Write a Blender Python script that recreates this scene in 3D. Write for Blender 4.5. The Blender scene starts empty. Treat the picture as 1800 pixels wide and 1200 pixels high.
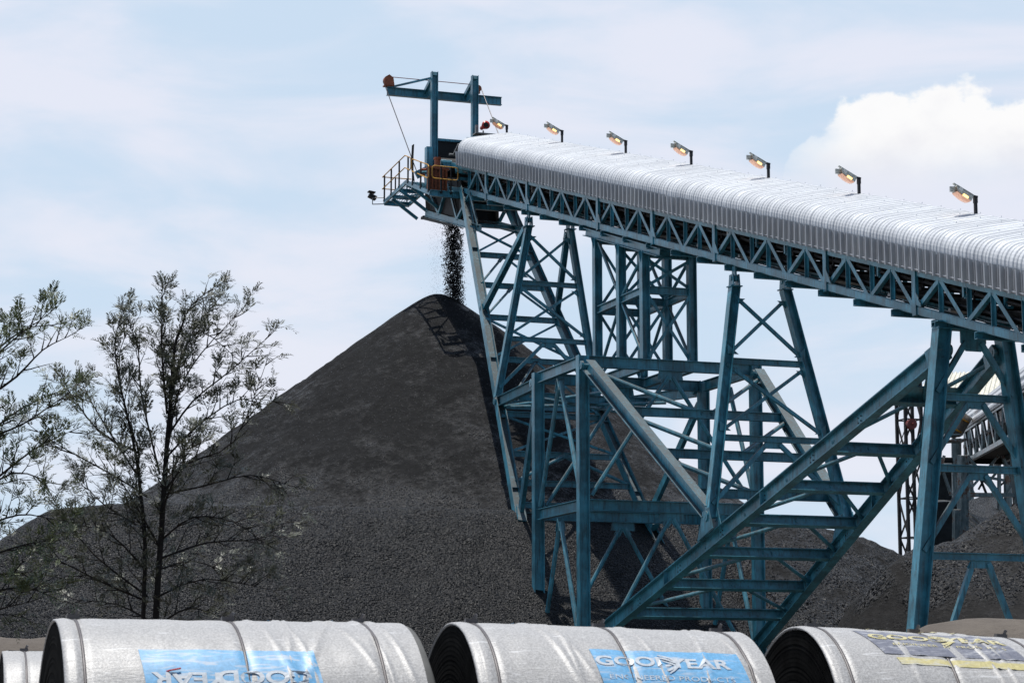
import bpy, math, random
from mathutils import Vector as V, Matrix, noise
R = math.radians
rnd = random.Random(7)
S = bpy.context.scene
C = S.collection
GZ = 1.7                                   # camera height above the yard; all build heights below are given from eye level

# ------------------------------------------------------------------ camera, sky, sun, exposure
cam = bpy.data.objects.new('camera', bpy.data.cameras.new('camera')); C.objects.link(cam)
cam.location = (-27.324, 0, GZ); cam.rotation_euler = (R(99.02), 0, R(-19.2525))
cam.data.lens = 80; cam.data.sensor_width = 36; cam.data.clip_end = 5000
cam.data.dof.use_dof = True; cam.data.dof.focus_distance = 68; cam.data.dof.aperture_fstop = 9
S.camera = cam
SUN = V((-0.065, 0.105, 1)).normalized()
sl = bpy.data.lights.new('sun', 'SUN'); sl.energy = 5.0; sl.angle = R(0.5); sl.color = (1, .965, .91)
so = bpy.data.objects.new('sun', sl); C.objects.link(so); so.rotation_euler = SUN.to_track_quat('Z', 'Y').to_euler()
S.view_settings.view_transform = 'Standard'; S.view_settings.look = 'None'
S.view_settings.exposure = 0.0; S.view_settings.gamma = 1
w = bpy.data.worlds.new('World'); S.world = w; w.use_nodes = True
NT = w.node_tree; NT.nodes.clear()
def nn(nt, t, **k):
    n = nt.nodes.new(t)
    for a, b in k.items():
        if a.startswith('i_'): n.inputs[int(a[2:])].default_value = b
        else: setattr(n, a, b)
    return n
def lk(nt, a, b): nt.links.new(a, b)
def mth(nt, op, a, b=None, c=None, clamp=False):
    n = nt.nodes.new('ShaderNodeMath'); n.operation = op; n.use_clamp = clamp
    for i, v in enumerate((a, b, c)):
        if v is None: continue
        if hasattr(v, 'is_output'): nt.links.new(v, n.inputs[i])
        else: n.inputs[i].default_value = v
    return n.outputs[0]
def sstep(nt, v, a, b):
    n = nt.nodes.new('ShaderNodeMapRange'); n.interpolation_type = 'SMOOTHSTEP'
    nt.links.new(v, n.inputs[0]); n.inputs[1].default_value = a; n.inputs[2].default_value = b
    return n.outputs[0]
def mixc(nt, f, a, b, blend='MIX'):
    n = nt.nodes.new('ShaderNodeMix'); n.data_type = 'RGBA'; n.blend_type = blend
    if hasattr(f, 'is_output'): nt.links.new(f, n.inputs[0])
    else: n.inputs[0].default_value = f
    for i, v in ((6, a), (7, b)):
        if hasattr(v, 'is_output'): nt.links.new(v, n.inputs[i])
        else: n.inputs[i].default_value = (*v[:3], 1)
    return n.outputs[2]
def world():
    nt = NT
    sky = nn(nt, 'ShaderNodeTexSky', sky_type='NISHITA', sun_disc=False)
    sky.sun_elevation = R(82); sky.sun_rotation = R(-32); sky.air_density = 1.0; sky.dust_density = 1.2; sky.ozone_density = 1.0
    tc = nn(nt, 'ShaderNodeTexCoord')
    # direction as azimuth / height over the horizon
    sp = nn(nt, 'ShaderNodeSeparateXYZ'); lk(nt, tc.outputs['Generated'], sp.inputs[0])
    x, y, z = sp.outputs
    az = mth(nt, 'ARCTAN2', x, y)                                   # 0 at +Y, grows to the right
    hl = mth(nt, 'SQRT', mth(nt, 'ADD', mth(nt, 'MULTIPLY', x, x), mth(nt, 'MULTIPLY', y, y)))
    el = mth(nt, 'ARCTAN2', z, hl)
    # high thin cloud: stretched noise on a flat layer
    cv = nn(nt, 'ShaderNodeCombineXYZ'); lk(nt, mth(nt, 'MULTIPLY', az, 2.2), cv.inputs[0]); lk(nt, mth(nt, 'MULTIPLY', el, 7.5), cv.inputs[1])
    n1 = nn(nt, 'ShaderNodeTexNoise'); n1.inputs['Scale'].default_value = 2.9; n1.inputs['Detail'].default_value = 6; n1.inputs['Roughness'].default_value = .52; n1.inputs['Distortion'].default_value = .4
    lk(nt, cv.outputs[0], n1.inputs['Vector'])
    thin = sstep(nt, n1.outputs[0], .36, .62)
    # low heap cloud behind the gallery
    n2 = nn(nt, 'ShaderNodeTexNoise'); n2.inputs['Scale'].default_value = 24; n2.inputs['Detail'].default_value = 8; n2.inputs['Roughness'].default_value = .55
    cv2 = nn(nt, 'ShaderNodeCombineXYZ'); lk(nt, az, cv2.inputs[0]); lk(nt, mth(nt, 'MULTIPLY', el, 1.3), cv2.inputs[1]); cv2.inputs[2].default_value = 3.3
    lk(nt, cv2.outputs[0], n2.inputs['Vector'])
    bump = mth(nt, 'MULTIPLY', mth(nt, 'SUBTRACT', n2.outputs[0], .5), .05)
    # left edge rises from low, top is a flat-headed dome, base fades
    A0 = R(19.2525 + 6.9)
    da = mth(nt, 'SUBTRACT', az, A0)                              # left foot of the cloud
    top = mth(nt, 'MULTIPLY', mth(nt, 'POWER', mth(nt, 'MAXIMUM', da, 0.0), .5), .26)
    top = mth(nt, 'MINIMUM', top, .044)
    top = mth(nt, 'ADD', top, .2185)
    d = mth(nt, 'ADD', mth(nt, 'SUBTRACT', top, el), bump)
    edge = sstep(nt, d, -.0005, .0035)
    base = sstep(nt, el, .213, .243)
    side = sstep(nt, mth(nt, 'ADD', da, bump), -.004, .03)
    heap = mth(nt, 'MULTIPLY', mth(nt, 'MULTIPLY', edge, base), side)
    glow = nn(nt, 'ShaderNodeMapRange'); lk(nt, el, glow.inputs[0]); glow.inputs[1].default_value = 0; glow.inputs[2].default_value = .3; glow.inputs[3].default_value = 1; glow.inputs[4].default_value = 0
    SK = 1 / .1
    c0 = mixc(nt, .88, sky.outputs[0], tuple(v * SK for v in (.645, .785, .945)))
    thinc = mixc(nt, glow.outputs[0], tuple(v * SK for v in (.825, .835, .94)), tuple(v * SK for v in (.855, .855, .935)))
    c1 = mixc(nt, mth(nt, 'MULTIPLY', thin, .8), c0, thinc)
    hcol = mixc(nt, sstep(nt, mth(nt, 'ADD', d, mth(nt, 'MULTIPLY', bump, 1.2)), 0.0, .05), tuple(v * SK for v in (.985, .98, .98)), tuple(v * SK for v in (.83, .83, .88)))
    c2 = mixc(nt, mth(nt, 'MULTIPLY', heap, .97), c1, hcol)
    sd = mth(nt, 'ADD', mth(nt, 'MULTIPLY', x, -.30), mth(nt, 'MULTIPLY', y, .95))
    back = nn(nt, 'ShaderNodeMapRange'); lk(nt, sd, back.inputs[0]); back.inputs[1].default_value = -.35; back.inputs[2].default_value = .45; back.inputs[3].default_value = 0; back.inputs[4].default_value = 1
    deep = mixc(nt, .5, sky.outputs[0], tuple(v * SK for v in (.26, .36, .50)))  # unseen sky behind the camera, darkened to deepen contrast on the steel
    c2 = mixc(nt, sstep(nt, el, .42, 1.0), c2, tuple(v * SK for v in (.20, .33, .60)))  # zenith darkened so that less fill light reaches the shadows on the coal
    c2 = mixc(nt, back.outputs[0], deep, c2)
    bg = nn(nt, 'ShaderNodeBackground'); bg.inputs[1].default_value = .1
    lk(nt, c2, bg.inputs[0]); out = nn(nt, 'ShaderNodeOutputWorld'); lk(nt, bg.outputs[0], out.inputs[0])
world()

# ------------------------------------------------------------------ materials
def newmat(name):
    m = bpy.data.materials.new(name); m.use_nodes = True
    return m, m.node_tree, m.node_tree.nodes['Principled BSDF']
def noise_tex(nt, scale, detail=4, rough=.55, vec=None, dist=0):
    n = nn(nt, 'ShaderNodeTexNoise'); n.inputs['Scale'].default_value = scale; n.inputs['Detail'].default_value = detail
    n.inputs['Roughness'].default_value = rough; n.inputs['Distortion'].default_value = dist
    if vec: lk(nt, vec, n.inputs['Vector'])
    return n
def objco(nt):
    return nn(nt, 'ShaderNodeTexCoord').outputs['Object']
def plain(name, col, rough=.6, metal=0, var=.15, scale=6, spec=.5, bump=0):
    m, nt, b = newmat(name); co = objco(nt)
    n = noise_tex(nt, scale, 5, .6, co)
    c = mixc(nt, sstep(nt, n.outputs[0], .35, .7), tuple(v * (1 - var) for v in col), tuple(min(1, v * (1 + var)) for v in col))
    lk(nt, c, b.inputs['Base Color']); b.inputs['Roughness'].default_value = rough; b.inputs['Metallic'].default_value = metal
    b.inputs['Specular IOR Level'].default_value = spec
    if bump:
        bp = nn(nt, 'ShaderNodeBump'); bp.inputs['Strength'].default_value = bump; bp.inputs['Distance'].default_value = .02
        lk(nt, noise_tex(nt, scale * 6, 4, .6, co).outputs[0], bp.inputs['Height']); lk(nt, bp.outputs[0], b.inputs['Normal'])
    return m
def paint(name, col, rust=.0, dust=.8, light=1.0):
    """weathered blue-green enamel: chalky patches, streaks, coal dust lying on top faces, rust where asked"""
    m, nt, b = newmat(name); co = objco(nt)
    n = noise_tex(nt, 1.7, 5, .6, co); n2 = noise_tex(nt, 11, 6, .7, co)
    mp = nn(nt, 'ShaderNodeMapping'); mp.inputs['Scale'].default_value = (9, 9, .8); lk(nt, co, mp.inputs[0])
    st = noise_tex(nt, 1.6, 5, .65, mp.outputs[0])
    c = mixc(nt, sstep(nt, n.outputs[0], .35, .68), tuple(v * .7 for v in col), tuple(v * 1.45 for v in col))
    c = mixc(nt, mth(nt, 'MULTIPLY', sstep(nt, st.outputs[0], .46, .68), .7), c, (.022, .045, .055))
    c = mixc(nt, mth(nt, 'MULTIPLY', sstep(nt, n2.outputs[0], .52, .72), .4), c, (.15, .27, .30))
    if rust:
        c = mixc(nt, mth(nt, 'MULTIPLY', sstep(nt, mth(nt, 'MULTIPLY', n.outputs[0], mth(nt, 'ADD', n2.outputs[0], .5)), .62 - rust, .72 - rust), .9), c, (.17, .07, .035))
    ge = nn(nt, 'ShaderNodeNewGeometry'); sp = nn(nt, 'ShaderNodeSeparateXYZ'); lk(nt, ge.outputs['Normal'], sp.inputs[0])
    up = sstep(nt, sp.outputs[2], .2, .62)
    dm = mth(nt, 'MULTIPLY', mth(nt, 'MULTIPLY', up, dust), sstep(nt, n2.outputs[0], .2, .5))
    c = mixc(nt, dm, c, (.075, .068, .062))
    lk(nt, c, b.inputs['Base Color'])
    lk(nt, mth(nt, 'ADD', mth(nt, 'MULTIPLY', dm, .5), .34), b.inputs['Roughness'])
    b.inputs['Specular IOR Level'].default_value = .6
    bp = nn(nt, 'ShaderNodeBump'); bp.inputs['Strength'].default_value = .15; bp.inputs['Distance'].default_value = .01
    lk(nt, n2.outputs[0], bp.inputs['Height']); lk(nt, bp.outputs[0], b.inputs['Normal'])
    return m
def coal(name, scale, fines, fcol=(.030, .0285, .028), lo=.006, hi=.03, k=1.5, ns=.45, p=2.2, zl=None):
    """coal heap: lumps are cells with their own tilt, tone and gloss; 'fines' (0..1) is the share covered by dull dust"""
    m, nt, b = newmat(name); co = objco(nt)
    vo = nn(nt, 'ShaderNodeTexVoronoi'); vo.inputs['Scale'].default_value = scale; vo.inputs['Randomness'].default_value = 1; lk(nt, co, vo.inputs['Vector'])
    vo2 = nn(nt, 'ShaderNodeTexVoronoi'); vo2.inputs['Scale'].default_value = scale * .42; lk(nt, co, vo2.inputs['Vector'])
    big = noise_tex(nt, ns, 7, .62, co, .6); mid = noise_tex(nt, 2.6, 6, .65, co)
    mask = sstep(nt, mth(nt, 'ADD', mth(nt, 'MULTIPLY', big.outputs[0], .6), mth(nt, 'MULTIPLY', mid.outputs[0], .4)), fines - .07, fines + .09)
    if zl is not None:                                   # lumps roll down and gather low on the face
        zs = nn(nt, 'ShaderNodeSeparateXYZ'); lk(nt, co, zs.inputs[0])
        fall = mth(nt, 'MULTIPLY', sstep(nt, zs.outputs[2], zl + (4.5 if zl > 6 else -1.2), zl), .17)
        mask = sstep(nt, mth(nt, 'ADD', fall, mth(nt, 'ADD', mth(nt, 'MULTIPLY', big.outputs[0], .6), mth(nt, 'MULTIPLY', mid.outputs[0], .4))), fines - .07, fines + .09)
    sc = nn(nt, 'ShaderNodeSeparateColor'); lk(nt, vo.outputs['Color'], sc.inputs[0])
    lump = mixc(nt, mth(nt, 'POWER', sc.outputs[0], p), (lo, lo, lo * 1.05), (hi, hi, hi * 1.05))
    fd = mixc(nt, sstep(nt, mid.outputs[0], .3, .7), tuple(v * .82 for v in fcol), tuple(v * 1.2 for v in fcol))
    # a few loose lumps lie on the dust
    loose = sstep(nt, sc.outputs[1], .965, .985)
    fm = mth(nt, 'MULTIPLY', mth(nt, 'SUBTRACT', 1, mask), mth(nt, 'SUBTRACT', 1, mth(nt, 'MULTIPLY', loose, .9)))
    c = mixc(nt, mth(nt, 'SUBTRACT', 1, fm), fd, lump)
    lk(nt, c, b.inputs['Base Color'])
    vm = nn(nt, 'ShaderNodeVectorMath', operation='SUBTRACT'); lk(nt, vo.outputs['Color'], vm.inputs[0]); vm.inputs[1].default_value = (.5, .5, .5)
    vs = nn(nt, 'ShaderNodeVectorMath', operation='SCALE'); lk(nt, vm.outputs[0], vs.inputs[0])
    lk(nt, mth(nt, 'ADD', mth(nt, 'MULTIPLY', mth(nt, 'SUBTRACT', 1, fm), k - .12), .12), vs.inputs[3])
    ge = nn(nt, 'ShaderNodeNewGeometry')
    bp = nn(nt, 'ShaderNodeBump'); bp.inputs['Strength'].default_value = .8; bp.inputs['Distance'].default_value = .08
    hgt = mth(nt, 'ADD', mth(nt, 'MULTIPLY', mid.outputs[0], 1.2), mth(nt, 'MULTIPLY', mth(nt, 'SUBTRACT', 1, vo2.outputs['Distance']), mth(nt, 'MULTIPLY', mask, .8)))
    lk(nt, hgt, bp.inputs['Height'])
    va = nn(nt, 'ShaderNodeVectorMath', operation='ADD'); lk(nt, bp.outputs[0], va.inputs[0]); lk(nt, vs.outputs[0], va.inputs[1])
    vn = nn(nt, 'ShaderNodeVectorMath', operation='NORMALIZE'); lk(nt, va.outputs[0], vn.inputs[0]); lk(nt, vn.outputs[0], b.inputs['Normal'])
    rg = mth(nt, 'ADD', .28, mth(nt, 'MULTIPLY', sc.outputs[2], .35))
    lk(nt, mth(nt, 'ADD', rg, mth(nt, 'MULTIPLY', fm, .4)), b.inputs['Roughness'])
    lk(nt, mth(nt, 'SUBTRACT', .20, mth(nt, 'MULTIPLY', fm, .16)), b.inputs['Specular IOR Level'])
    return m
TEAL = (.043, .212, .292)
M = {}
M['teal'] = paint('teal_enamel', TEAL, rust=0)
M['tealrust'] = paint('rusty_teal_enamel', (.24, .31, .32), rust=.09)
M['tip'] = paint('tip_enamel', (.066, .27, .365), dust=.3)
M['galv'] = None
M['orange'] = plain('orange_red_enamel', (.30, .085, .035), .55, 0, .3, 7, bump=.2)
M['brown'] = plain('rusty_orange_panel', (.16, .052, .025), .7, 0, .35, 9, bump=.3)
M['red'] = plain('red_enamel', (.45, .03, .03), .4)
M['redbrown'] = plain('red_primer', (.16, .03, .025), .6)
M['yellow'] = plain('yellow_enamel', (.52, .27, .03), .5, 0, .3, 14)
M['post'] = plain('dark_post', (.012, .013, .016), .6)
M['black'] = plain('black_steel', (.012, .012, .013), .7, 0, .3)
M['belt'] = plain('conveyor_rubber', (.010, .010, .011), .75, 0, .3)
M['roller'] = plain('worn_roller_steel', (.30, .30, .29), .45, .5, .3)
M['plant'] = plain('dark_plant_steel', (.022, .028, .031), .7, 0, .5, 2)
M['slat'] = plain('weathered_timber_slat', (.30, .28, .24), .8, 0, .3)
M['cable'] = plain('steel_wire_rope', (.10, .09, .09), .5, .5)
M['lampbody'] = plain('aluminium_lamp_body', (.50, .51, .47), .5, .4, .25, 20)
M['lampwhite'] = plain('white_lamp_end', (.75, .75, .72), .5)
M['ground'] = None
def mat_galv(nm, k, met):
    m, nt, b = newmat(nm); co = objco(nt)
    mp = nn(nt, 'ShaderNodeMapping'); mp.inputs['Scale'].default_value = (.5, 3.1, .5); lk(nt, co, mp.inputs[0])
    wn = nn(nt, 'ShaderNodeTexWhiteNoise', noise_dimensions='1D')
    sp = nn(nt, 'ShaderNodeSeparateXYZ'); lk(nt, co, sp.inputs[0])
    lk(nt, mth(nt, 'FLOOR', mth(nt, 'DIVIDE', sp.outputs[1], .92)), wn.inputs['W'])
    n = noise_tex(nt, 2.2, 6, .65, mp.outputs[0]); n2 = noise_tex(nt, 14, 4, .6, co)
    c = mixc(nt, sstep(nt, n.outputs[0], .3, .7), tuple(v*k for v in (.36, .37, .385)), tuple(v*k for v in (.50, .51, .52)))
    c = mixc(nt, mth(nt, 'MULTIPLY', wn.outputs[0], .3), c, tuple(v*k for v in (.28, .29, .31)))
    c = mixc(nt, mth(nt, 'MULTIPLY', sstep(nt, n2.outputs[0], .62, .75), .3), c, (.2, .19, .18))
    lk(nt, c, b.inputs['Base Color']); b.inputs['Metallic'].default_value = met; b.inputs['Roughness'].default_value = .48
    return m
M['galv'] = mat_galv('weathered_zinc_sheet', 1.5, .08); M['side'] = mat_galv('plumb_zinc_sheet', 1.0, .25)
def mat_shed():
    m = plain('cream_roof_sheet', (.60, .58, .50), .6, 0, .15, 3); return m
M['shed'] = mat_shed()
def mat_lamp():
    m, nt, b = newmat('lit_sodium_lens'); co = objco(nt)
    b.inputs['Base Color'].default_value = (.80, .50, .36, 1); b.inputs['Roughness'].default_value = .2
    n = noise_tex(nt, 8, 2, .5, co)
    lk(nt, mixc(nt, n.outputs[0], (1, .30, .10), (1, .42, .16)), b.inputs['Emission Color'])
    b.inputs['Emission Strength'].default_value = .16
    m2, nt2, b2 = newmat('glowing_sodium_arc'); b2.inputs['Base Color'].default_value = (1, .7, .3, 1)
    b2.inputs['Emission Color'].default_value = (1, .62, .18, 1); b2.inputs['Emission Strength'].default_value = 2.6
    return m, m2
M['lens'], M['arc'] = mat_lamp()
M['cone'] = coal('coal_fines_slope', 28, .56, ns=.4, fcol=(.0158, .0160, .0166), lo=.007, hi=.018, k=1.2, p=1.8, zl=7.2)
M['coarse'] = coal('coarse_coal_slope', 31, .34, fcol=(.0142,.0146,.0152), hi=.013, p=2.2, k=1.25, lo=.007)
M['coarse2'] = coal('coarse_coal_rise', 20, .43, fcol=(.0180,.0180,.0183), hi=.02, p=2.5, k=1.7, lo=.008)
M['dusty'] = coal('dusty_coal_foot', 20, .60, fcol=(.026, .0255, .0255), hi=.022, p=2.5, zl=5.2)
M['rock'] = plain('falling_coal_lump', (.004, .004, .0045), .7, 0, .3, 9)
def mat_wrap():
    m, nt, b = newmat('silver_white_wrap'); co = objco(nt)
    n = noise_tex(nt, 65, 5, .7, co); n2 = noise_tex(nt, 3, 5, .6, co)
    mp = nn(nt, 'ShaderNodeMapping'); mp.inputs['Scale'].default_value = (1.2, 9, 9); lk(nt, co, mp.inputs[0])
    st = noise_tex(nt, 2.2, 5, .6, mp.outputs[0], 1.2)
    c = mixc(nt, sstep(nt, n.outputs[0], .36, .66), (.27, .263, .257), (.455, .447, .437))
    c = mixc(nt, mth(nt, 'MULTIPLY', sstep(nt, n2.outputs[0], .45, .75), .35), c, (.40, .385, .36))
    c = mixc(nt, mth(nt, 'MULTIPLY', sstep(nt, st.outputs[0], .62, .7), .5), c, (.72, .72, .72))  # pale streaks: highlights of the stretched film painted into the colour
    lk(nt, c, b.inputs['Base Color']); b.inputs['Roughness'].default_value = .42; b.inputs['Specular IOR Level'].default_value = .5
    bp = nn(nt, 'ShaderNodeBump'); bp.inputs['Strength'].default_value = .3; bp.inputs['Distance'].default_value = .012
    lk(nt, mth(nt, 'ADD', mth(nt, 'MULTIPLY', n.outputs[0], .5), st.outputs[0]), bp.inputs['Height']); lk(nt, bp.outputs[0], b.inputs['Normal'])
    return m
M['wrap'] = mat_wrap()
def mat_label(name, col):
    m, nt, b = newmat(name); co = objco(nt)
    n = noise_tex(nt, 40, 6, .7, co)
    mp = nn(nt, 'ShaderNodeMapping'); mp.inputs['Scale'].default_value = (1.5, 9, 9); lk(nt, co, mp.inputs[0])
    st = noise_tex(nt, 2.4, 5, .6, mp.outputs[0], 1.2)
    c = mixc(nt, sstep(nt, n.outputs[0], .35, .75), tuple(v * .85 for v in col), tuple(min(1, v * 1.2 + .02) for v in col))
    c = mixc(nt, mth(nt, 'MULTIPLY', sstep(nt, st.outputs[0], .5, .66), .62), c, (.5, .51, .53))
    lk(nt, c, b.inputs['Base Color']); b.inputs['Roughness'].default_value = .45
    return m
M['blue'] = mat_label('faded_blue_print', (.11, .33, .56))
M['navy'] = mat_label('faded_navy_print', (.135, .14, .175))
M['yprint'] = mat_label('faded_yellow_print', (.50, .44, .20))
M['wprint'] = mat_label('white_print', (.46, .50, .54))
M['strap'] = plain('steel_strap', (.11, .10, .10), .5, .3)
M['face'] = plain('black_rubber_coil', (.006, .0058, .0056), .9, 0, .5, 5, spec=.03)
M['edgegrey'] = plain('grey_rubber_edge', (.12, .118, .11), .75)
M['bark'] = plain('dark_bark', (.022, .019, .017), .85, 0, .35, 18, spec=.2)
def mat_leaf(name, a, b_):
    m, nt, b = newmat(name); co = objco(nt)
    n = noise_tex(nt, 2.2, 4, .6, co)
    ri = nn(nt, 'ShaderNodeNewGeometry')
    f = mth(nt, 'ADD', mth(nt, 'MULTIPLY', n.outputs[0], .5), mth(nt, 'MULTIPLY', ri.outputs['Random Per Island'], .5))
    c = mixc(nt, sstep(nt, f, .3, .7), a, b_)
    nt.nodes.remove(b); out = nt.nodes['Material Output']
    d = nn(nt, 'ShaderNodeBsdfPrincipled'); lk(nt, c, d.inputs['Base Color']); d.inputs['Roughness'].default_value = .5
    t = nn(nt, 'ShaderNodeBsdfTranslucent'); lk(nt, c, t.inputs[0])
    mx = nn(nt, 'ShaderNodeMixShader'); mx.inputs[0].default_value = .18; lk(nt, d.outputs[0], mx.inputs[1]); lk(nt, t.outputs[0], mx.inputs[2]); lk(nt, mx.outputs[0], out.inputs[0])
    return m
M['leaf'] = mat_leaf('grey_green_leaf', (.030, .037, .022), (.16, .17, .13))
M['leaf2'] = mat_leaf('fresh_green_leaf', (.04, .055, .022), (.15, .18, .09))
def mat_ground():
    m, nt, b = newmat('sandy_yard_earth'); co = objco(nt)
    n = noise_tex(nt, .35, 8, .65, co); n2 = noise_tex(nt, 9, 6, .7, co)
    c = mixc(nt, sstep(nt, n.outputs[0], .35, .7), (.085, .070, .058), (.135, .115, .095))
    c = mixc(nt, mth(nt, 'MULTIPLY', sstep(nt, n2.outputs[0], .5, .75), .6), c, (.07, .055, .045))
    lk(nt, c, b.inputs['Base Color']); b.inputs['Roughness'].default_value = .9
    bp = nn(nt, 'ShaderNodeBump'); bp.inputs['Strength'].default_value = .7; bp.inputs['Distance'].default_value = .06
    lk(nt, n2.outputs[0], bp.inputs['Height']); lk(nt, bp.outputs[0], b.inputs['Normal'])
    return m
M['ground'] = mat_ground()

# ------------------------------------------------------------------ mesh helpers
def P(x, y, z): return V((x, y, z + GZ))
def frame(p, q, up):
    d = (q - p).normalized(); up = V(up)
    if abs(d.dot(up.normalized())) > .985: up = V((0, 1, 0)) if abs(d.y) < .9 else V((0, 0, 1))
    x = d.cross(up).normalized(); y = x.cross(d).normalized()
    return d, x, y
class MB:
    def __init__(s): s.v = []; s.f = []
    def prism(s, pts, p, q, up=(0, 0, 1), q_pts=None):
        p = V(p); q = V(q); d, x, y = frame(p, q, up); n = len(s.v); k = len(pts)
        for o, pp in ((p, pts), (q, q_pts or pts)):
            for a, b in pp: s.v.append(o + x * a + y * b)
        for i in range(k): s.f.append((n + i, n + (i + 1) % k, n + k + (i + 1) % k, n + k + i))
        s.f.append(tuple(n + i for i in range(k))[::-1]); s.f.append(tuple(n + k + i for i in range(k)))
        return s
    def box(s, p, q, w, h, up=(0, 0, 1)):
        return s.prism([(-w/2, -h/2), (w/2, -h/2), (w/2, h/2), (-w/2, h/2)], p, q, up)
    def ibeam(s, p, q, h, b, up=(0, 0, 1), t=.022):
        w = t * .8
        a, c, d = b/2, h/2, w/2
        return s.prism([(-a, -c), (a, -c), (a, -c+t), (d, -c+t), (d, c-t), (a, c-t), (a, c), (-a, c), (-a, c-t), (-d, c-t), (-d, -c+t), (-a, -c+t)], p, q, up)
    def chan(s, p, q, h, b, up=(0, 0, 1), t=.02):
        a, c = b/2, h/2
        return s.prism([(-a, -c), (a, -c), (a, -c+t), (-a+t, -c+t), (-a+t, c-t), (a, c-t), (a, c), (-a, c)], p, q, up)
    def angle(s, p, q, a, up=(0, 0, 1), t=.014):
        h = a/2
        return s.prism([(-h, -h), (h, -h), (h, -h+t), (-h+t, -h+t), (-h+t, h), (-h, h)], p, q, up)
    def tube(s, p, q, r, n=8, r2=None):
        c = [(math.cos(2*math.pi*i/n), math.sin(2*math.pi*i/n)) for i in range(n)]
        return s.prism([(r*a, r*b) for a, b in c], p, q, (0, 0, 1), [((r2 or r)*a, (r2 or r)*b) for a, b in c])
    def path(s, pts, r, n=6):
        for a, b in zip(pts, pts[1:]): s.tube(a, b, r, n)
        return s
    def plate(s, pts, nrm, t):
        n = len(s.v); k = len(pts); o = V(nrm).normalized() * t/2
        for sg in (-1, 1):
            for p in pts: s.v.append(V(p) + o*sg)
        for i in range(k): s.f.append((n+i, n+(i+1) % k, n+k+(i+1) % k, n+k+i))
        s.f.append(tuple(n+i for i in range(k))[::-1]); s.f.append(tuple(n+k+i for i in range(k)))
        return s
    def grid(s, rows):
        n = len(s.v); w = len(rows[0])
        for r in rows: s.v += [V(p) for p in r]
        for i in range(len(rows)-1):
            for j in range(w-1): s.f.append((n+i*w+j, n+i*w+j+1, n+(i+1)*w+j+1, n+(i+1)*w+j))
        return s
    def make(s, name, mat, parent=None, smooth=False, loc=None):
        me = bpy.data.meshes.new(name); o0 = parent.matrix_world.translation if parent else V((0, 0, 0))
        if parent: o0 = parent['_o']; o0 = V(o0)
        if loc is not None: o0 = V(loc)
        me.from_pydata([tuple(v - o0) for v in s.v], [], s.f); me.update()
        if smooth:
            for p in me.polygons: p.use_smooth = True
        for mm in (mat if isinstance(mat, (list, tuple)) else [mat]): me.materials.append(mm)
        o = bpy.data.objects.new(name, me); C.objects.link(o)
        if parent: o.parent = parent
        if loc is not None: o.location = o0
        o['_o'] = tuple(o0)
        return o
def tag(o, label=None, cat=None, group=None, kind=None):
    for k, v in (('label', label), ('category', cat), ('group', group), ('kind', kind)):
        if v: o[k] = v
    return o
def thing(name, loc, label, cat, group=None):
    o = bpy.data.objects.new(name, None); C.objects.link(o); o.location = loc; o.empty_display_size = .3
    o['_o'] = tuple(loc); return tag(o, label, cat, group)
T = M['teal']
def part(name, parent, fn, mat=None, smooth=False):
    mb = MB(); fn(mb); return mb.make(name, mat or T, parent, smooth)
def lerp(a, b, t): return V(a) + (V(b) - V(a)) * t

# ------------------------------------------------------------------ ground
def ground():
    mb = MB(); n = 60
    xs = [-1500, -600, -250] + [-120 + i*6 for i in range(51)] + [300, 700, 1500]
    ys = [-60, -25] + [-10 + i*5 for i in range(40)] + [260, 400, 800, 2500]
    mb.grid([[V((x, y, .12*noise.noise(V((x*.13, y*.13, 0))))) for y in ys] for x in xs])
    tag(mb.make('ground', M['ground'], smooth=True), kind='structure')
ground()
def berm():
    # low bank of tan earth along the near side of the heaps
    mb = MB(); rows = []
    for i in range(120):
        s = -14 + i*.36
        c = V((-21.8 + .945*s, 42.9 - .33*s, 0))          # runs across the view
        h = 2.95 + .18*noise.noise(V((s*.16, 3, 1))) + .05*noise.noise(V((s*.9, 7, 1))) + .34*min(1, max(0, (s-15.5)/2)) - .45*min(1, max(0, (s-1)/2))*min(1, max(0, (16.5-s)/1.5))
        row = []
        for j in range(29):
            t = -5.5 + j*.4
            f = max(0, 1 - abs(t)/5.2); f = f*f*(3-2*f)
            p = c + V((.33*t, .945*t, h*f - .05)) ; p.z += .05*noise.noise(p*1.4)*f
            row.append(p)
        rows.append(row)
    mb.grid(rows); tag(mb.make('earth_bank', M['ground'], smooth=True), kind='structure')
berm()

# ------------------------------------------------------------------ coal heaps
def fbm(x, y, z=0, o=4):
    return noise.fractal(V((x, y, z)), .6, 2.1, o)
def cone_h(x, y):
    dx, dy = x + .44, y - 86
    r = math.sqrt(dx*dx + dy*dy + .35) - .42
    return 16.36 - .757*r
def heap_mesh(hf, x0, x1, y0, y1, st, name, mat, label, cat, zmin=-2.2):
    mb = MB(); nx = int((x1-x0)/st)+1; ny = int((y1-y0)/st)+1
    idx = {}
    vals = [[hf(x0+i*st, y0+j*st) for j in range(ny)] for i in range(nx)]
    for i in range(nx-1):
        for j in range(ny-1):
            q = (vals[i][j], vals[i+1][j], vals[i+1][j+1], vals[i][j+1])
            if max(q) < zmin: continue
            f = []
            for a, b in ((i, j), (i+1, j), (i+1, j+1), (i, j+1)):
                if (a, b) not in idx:
                    idx[(a, b)] = len(mb.v); mb.v.append(P(x0+a*st, y0+b*st, vals[a][b]))
                f.append(idx[(a, b)])
            mb.f.append(tuple(f))
    o = mb.make(name, mat, smooth=True); return tag(o, label, cat)
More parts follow.
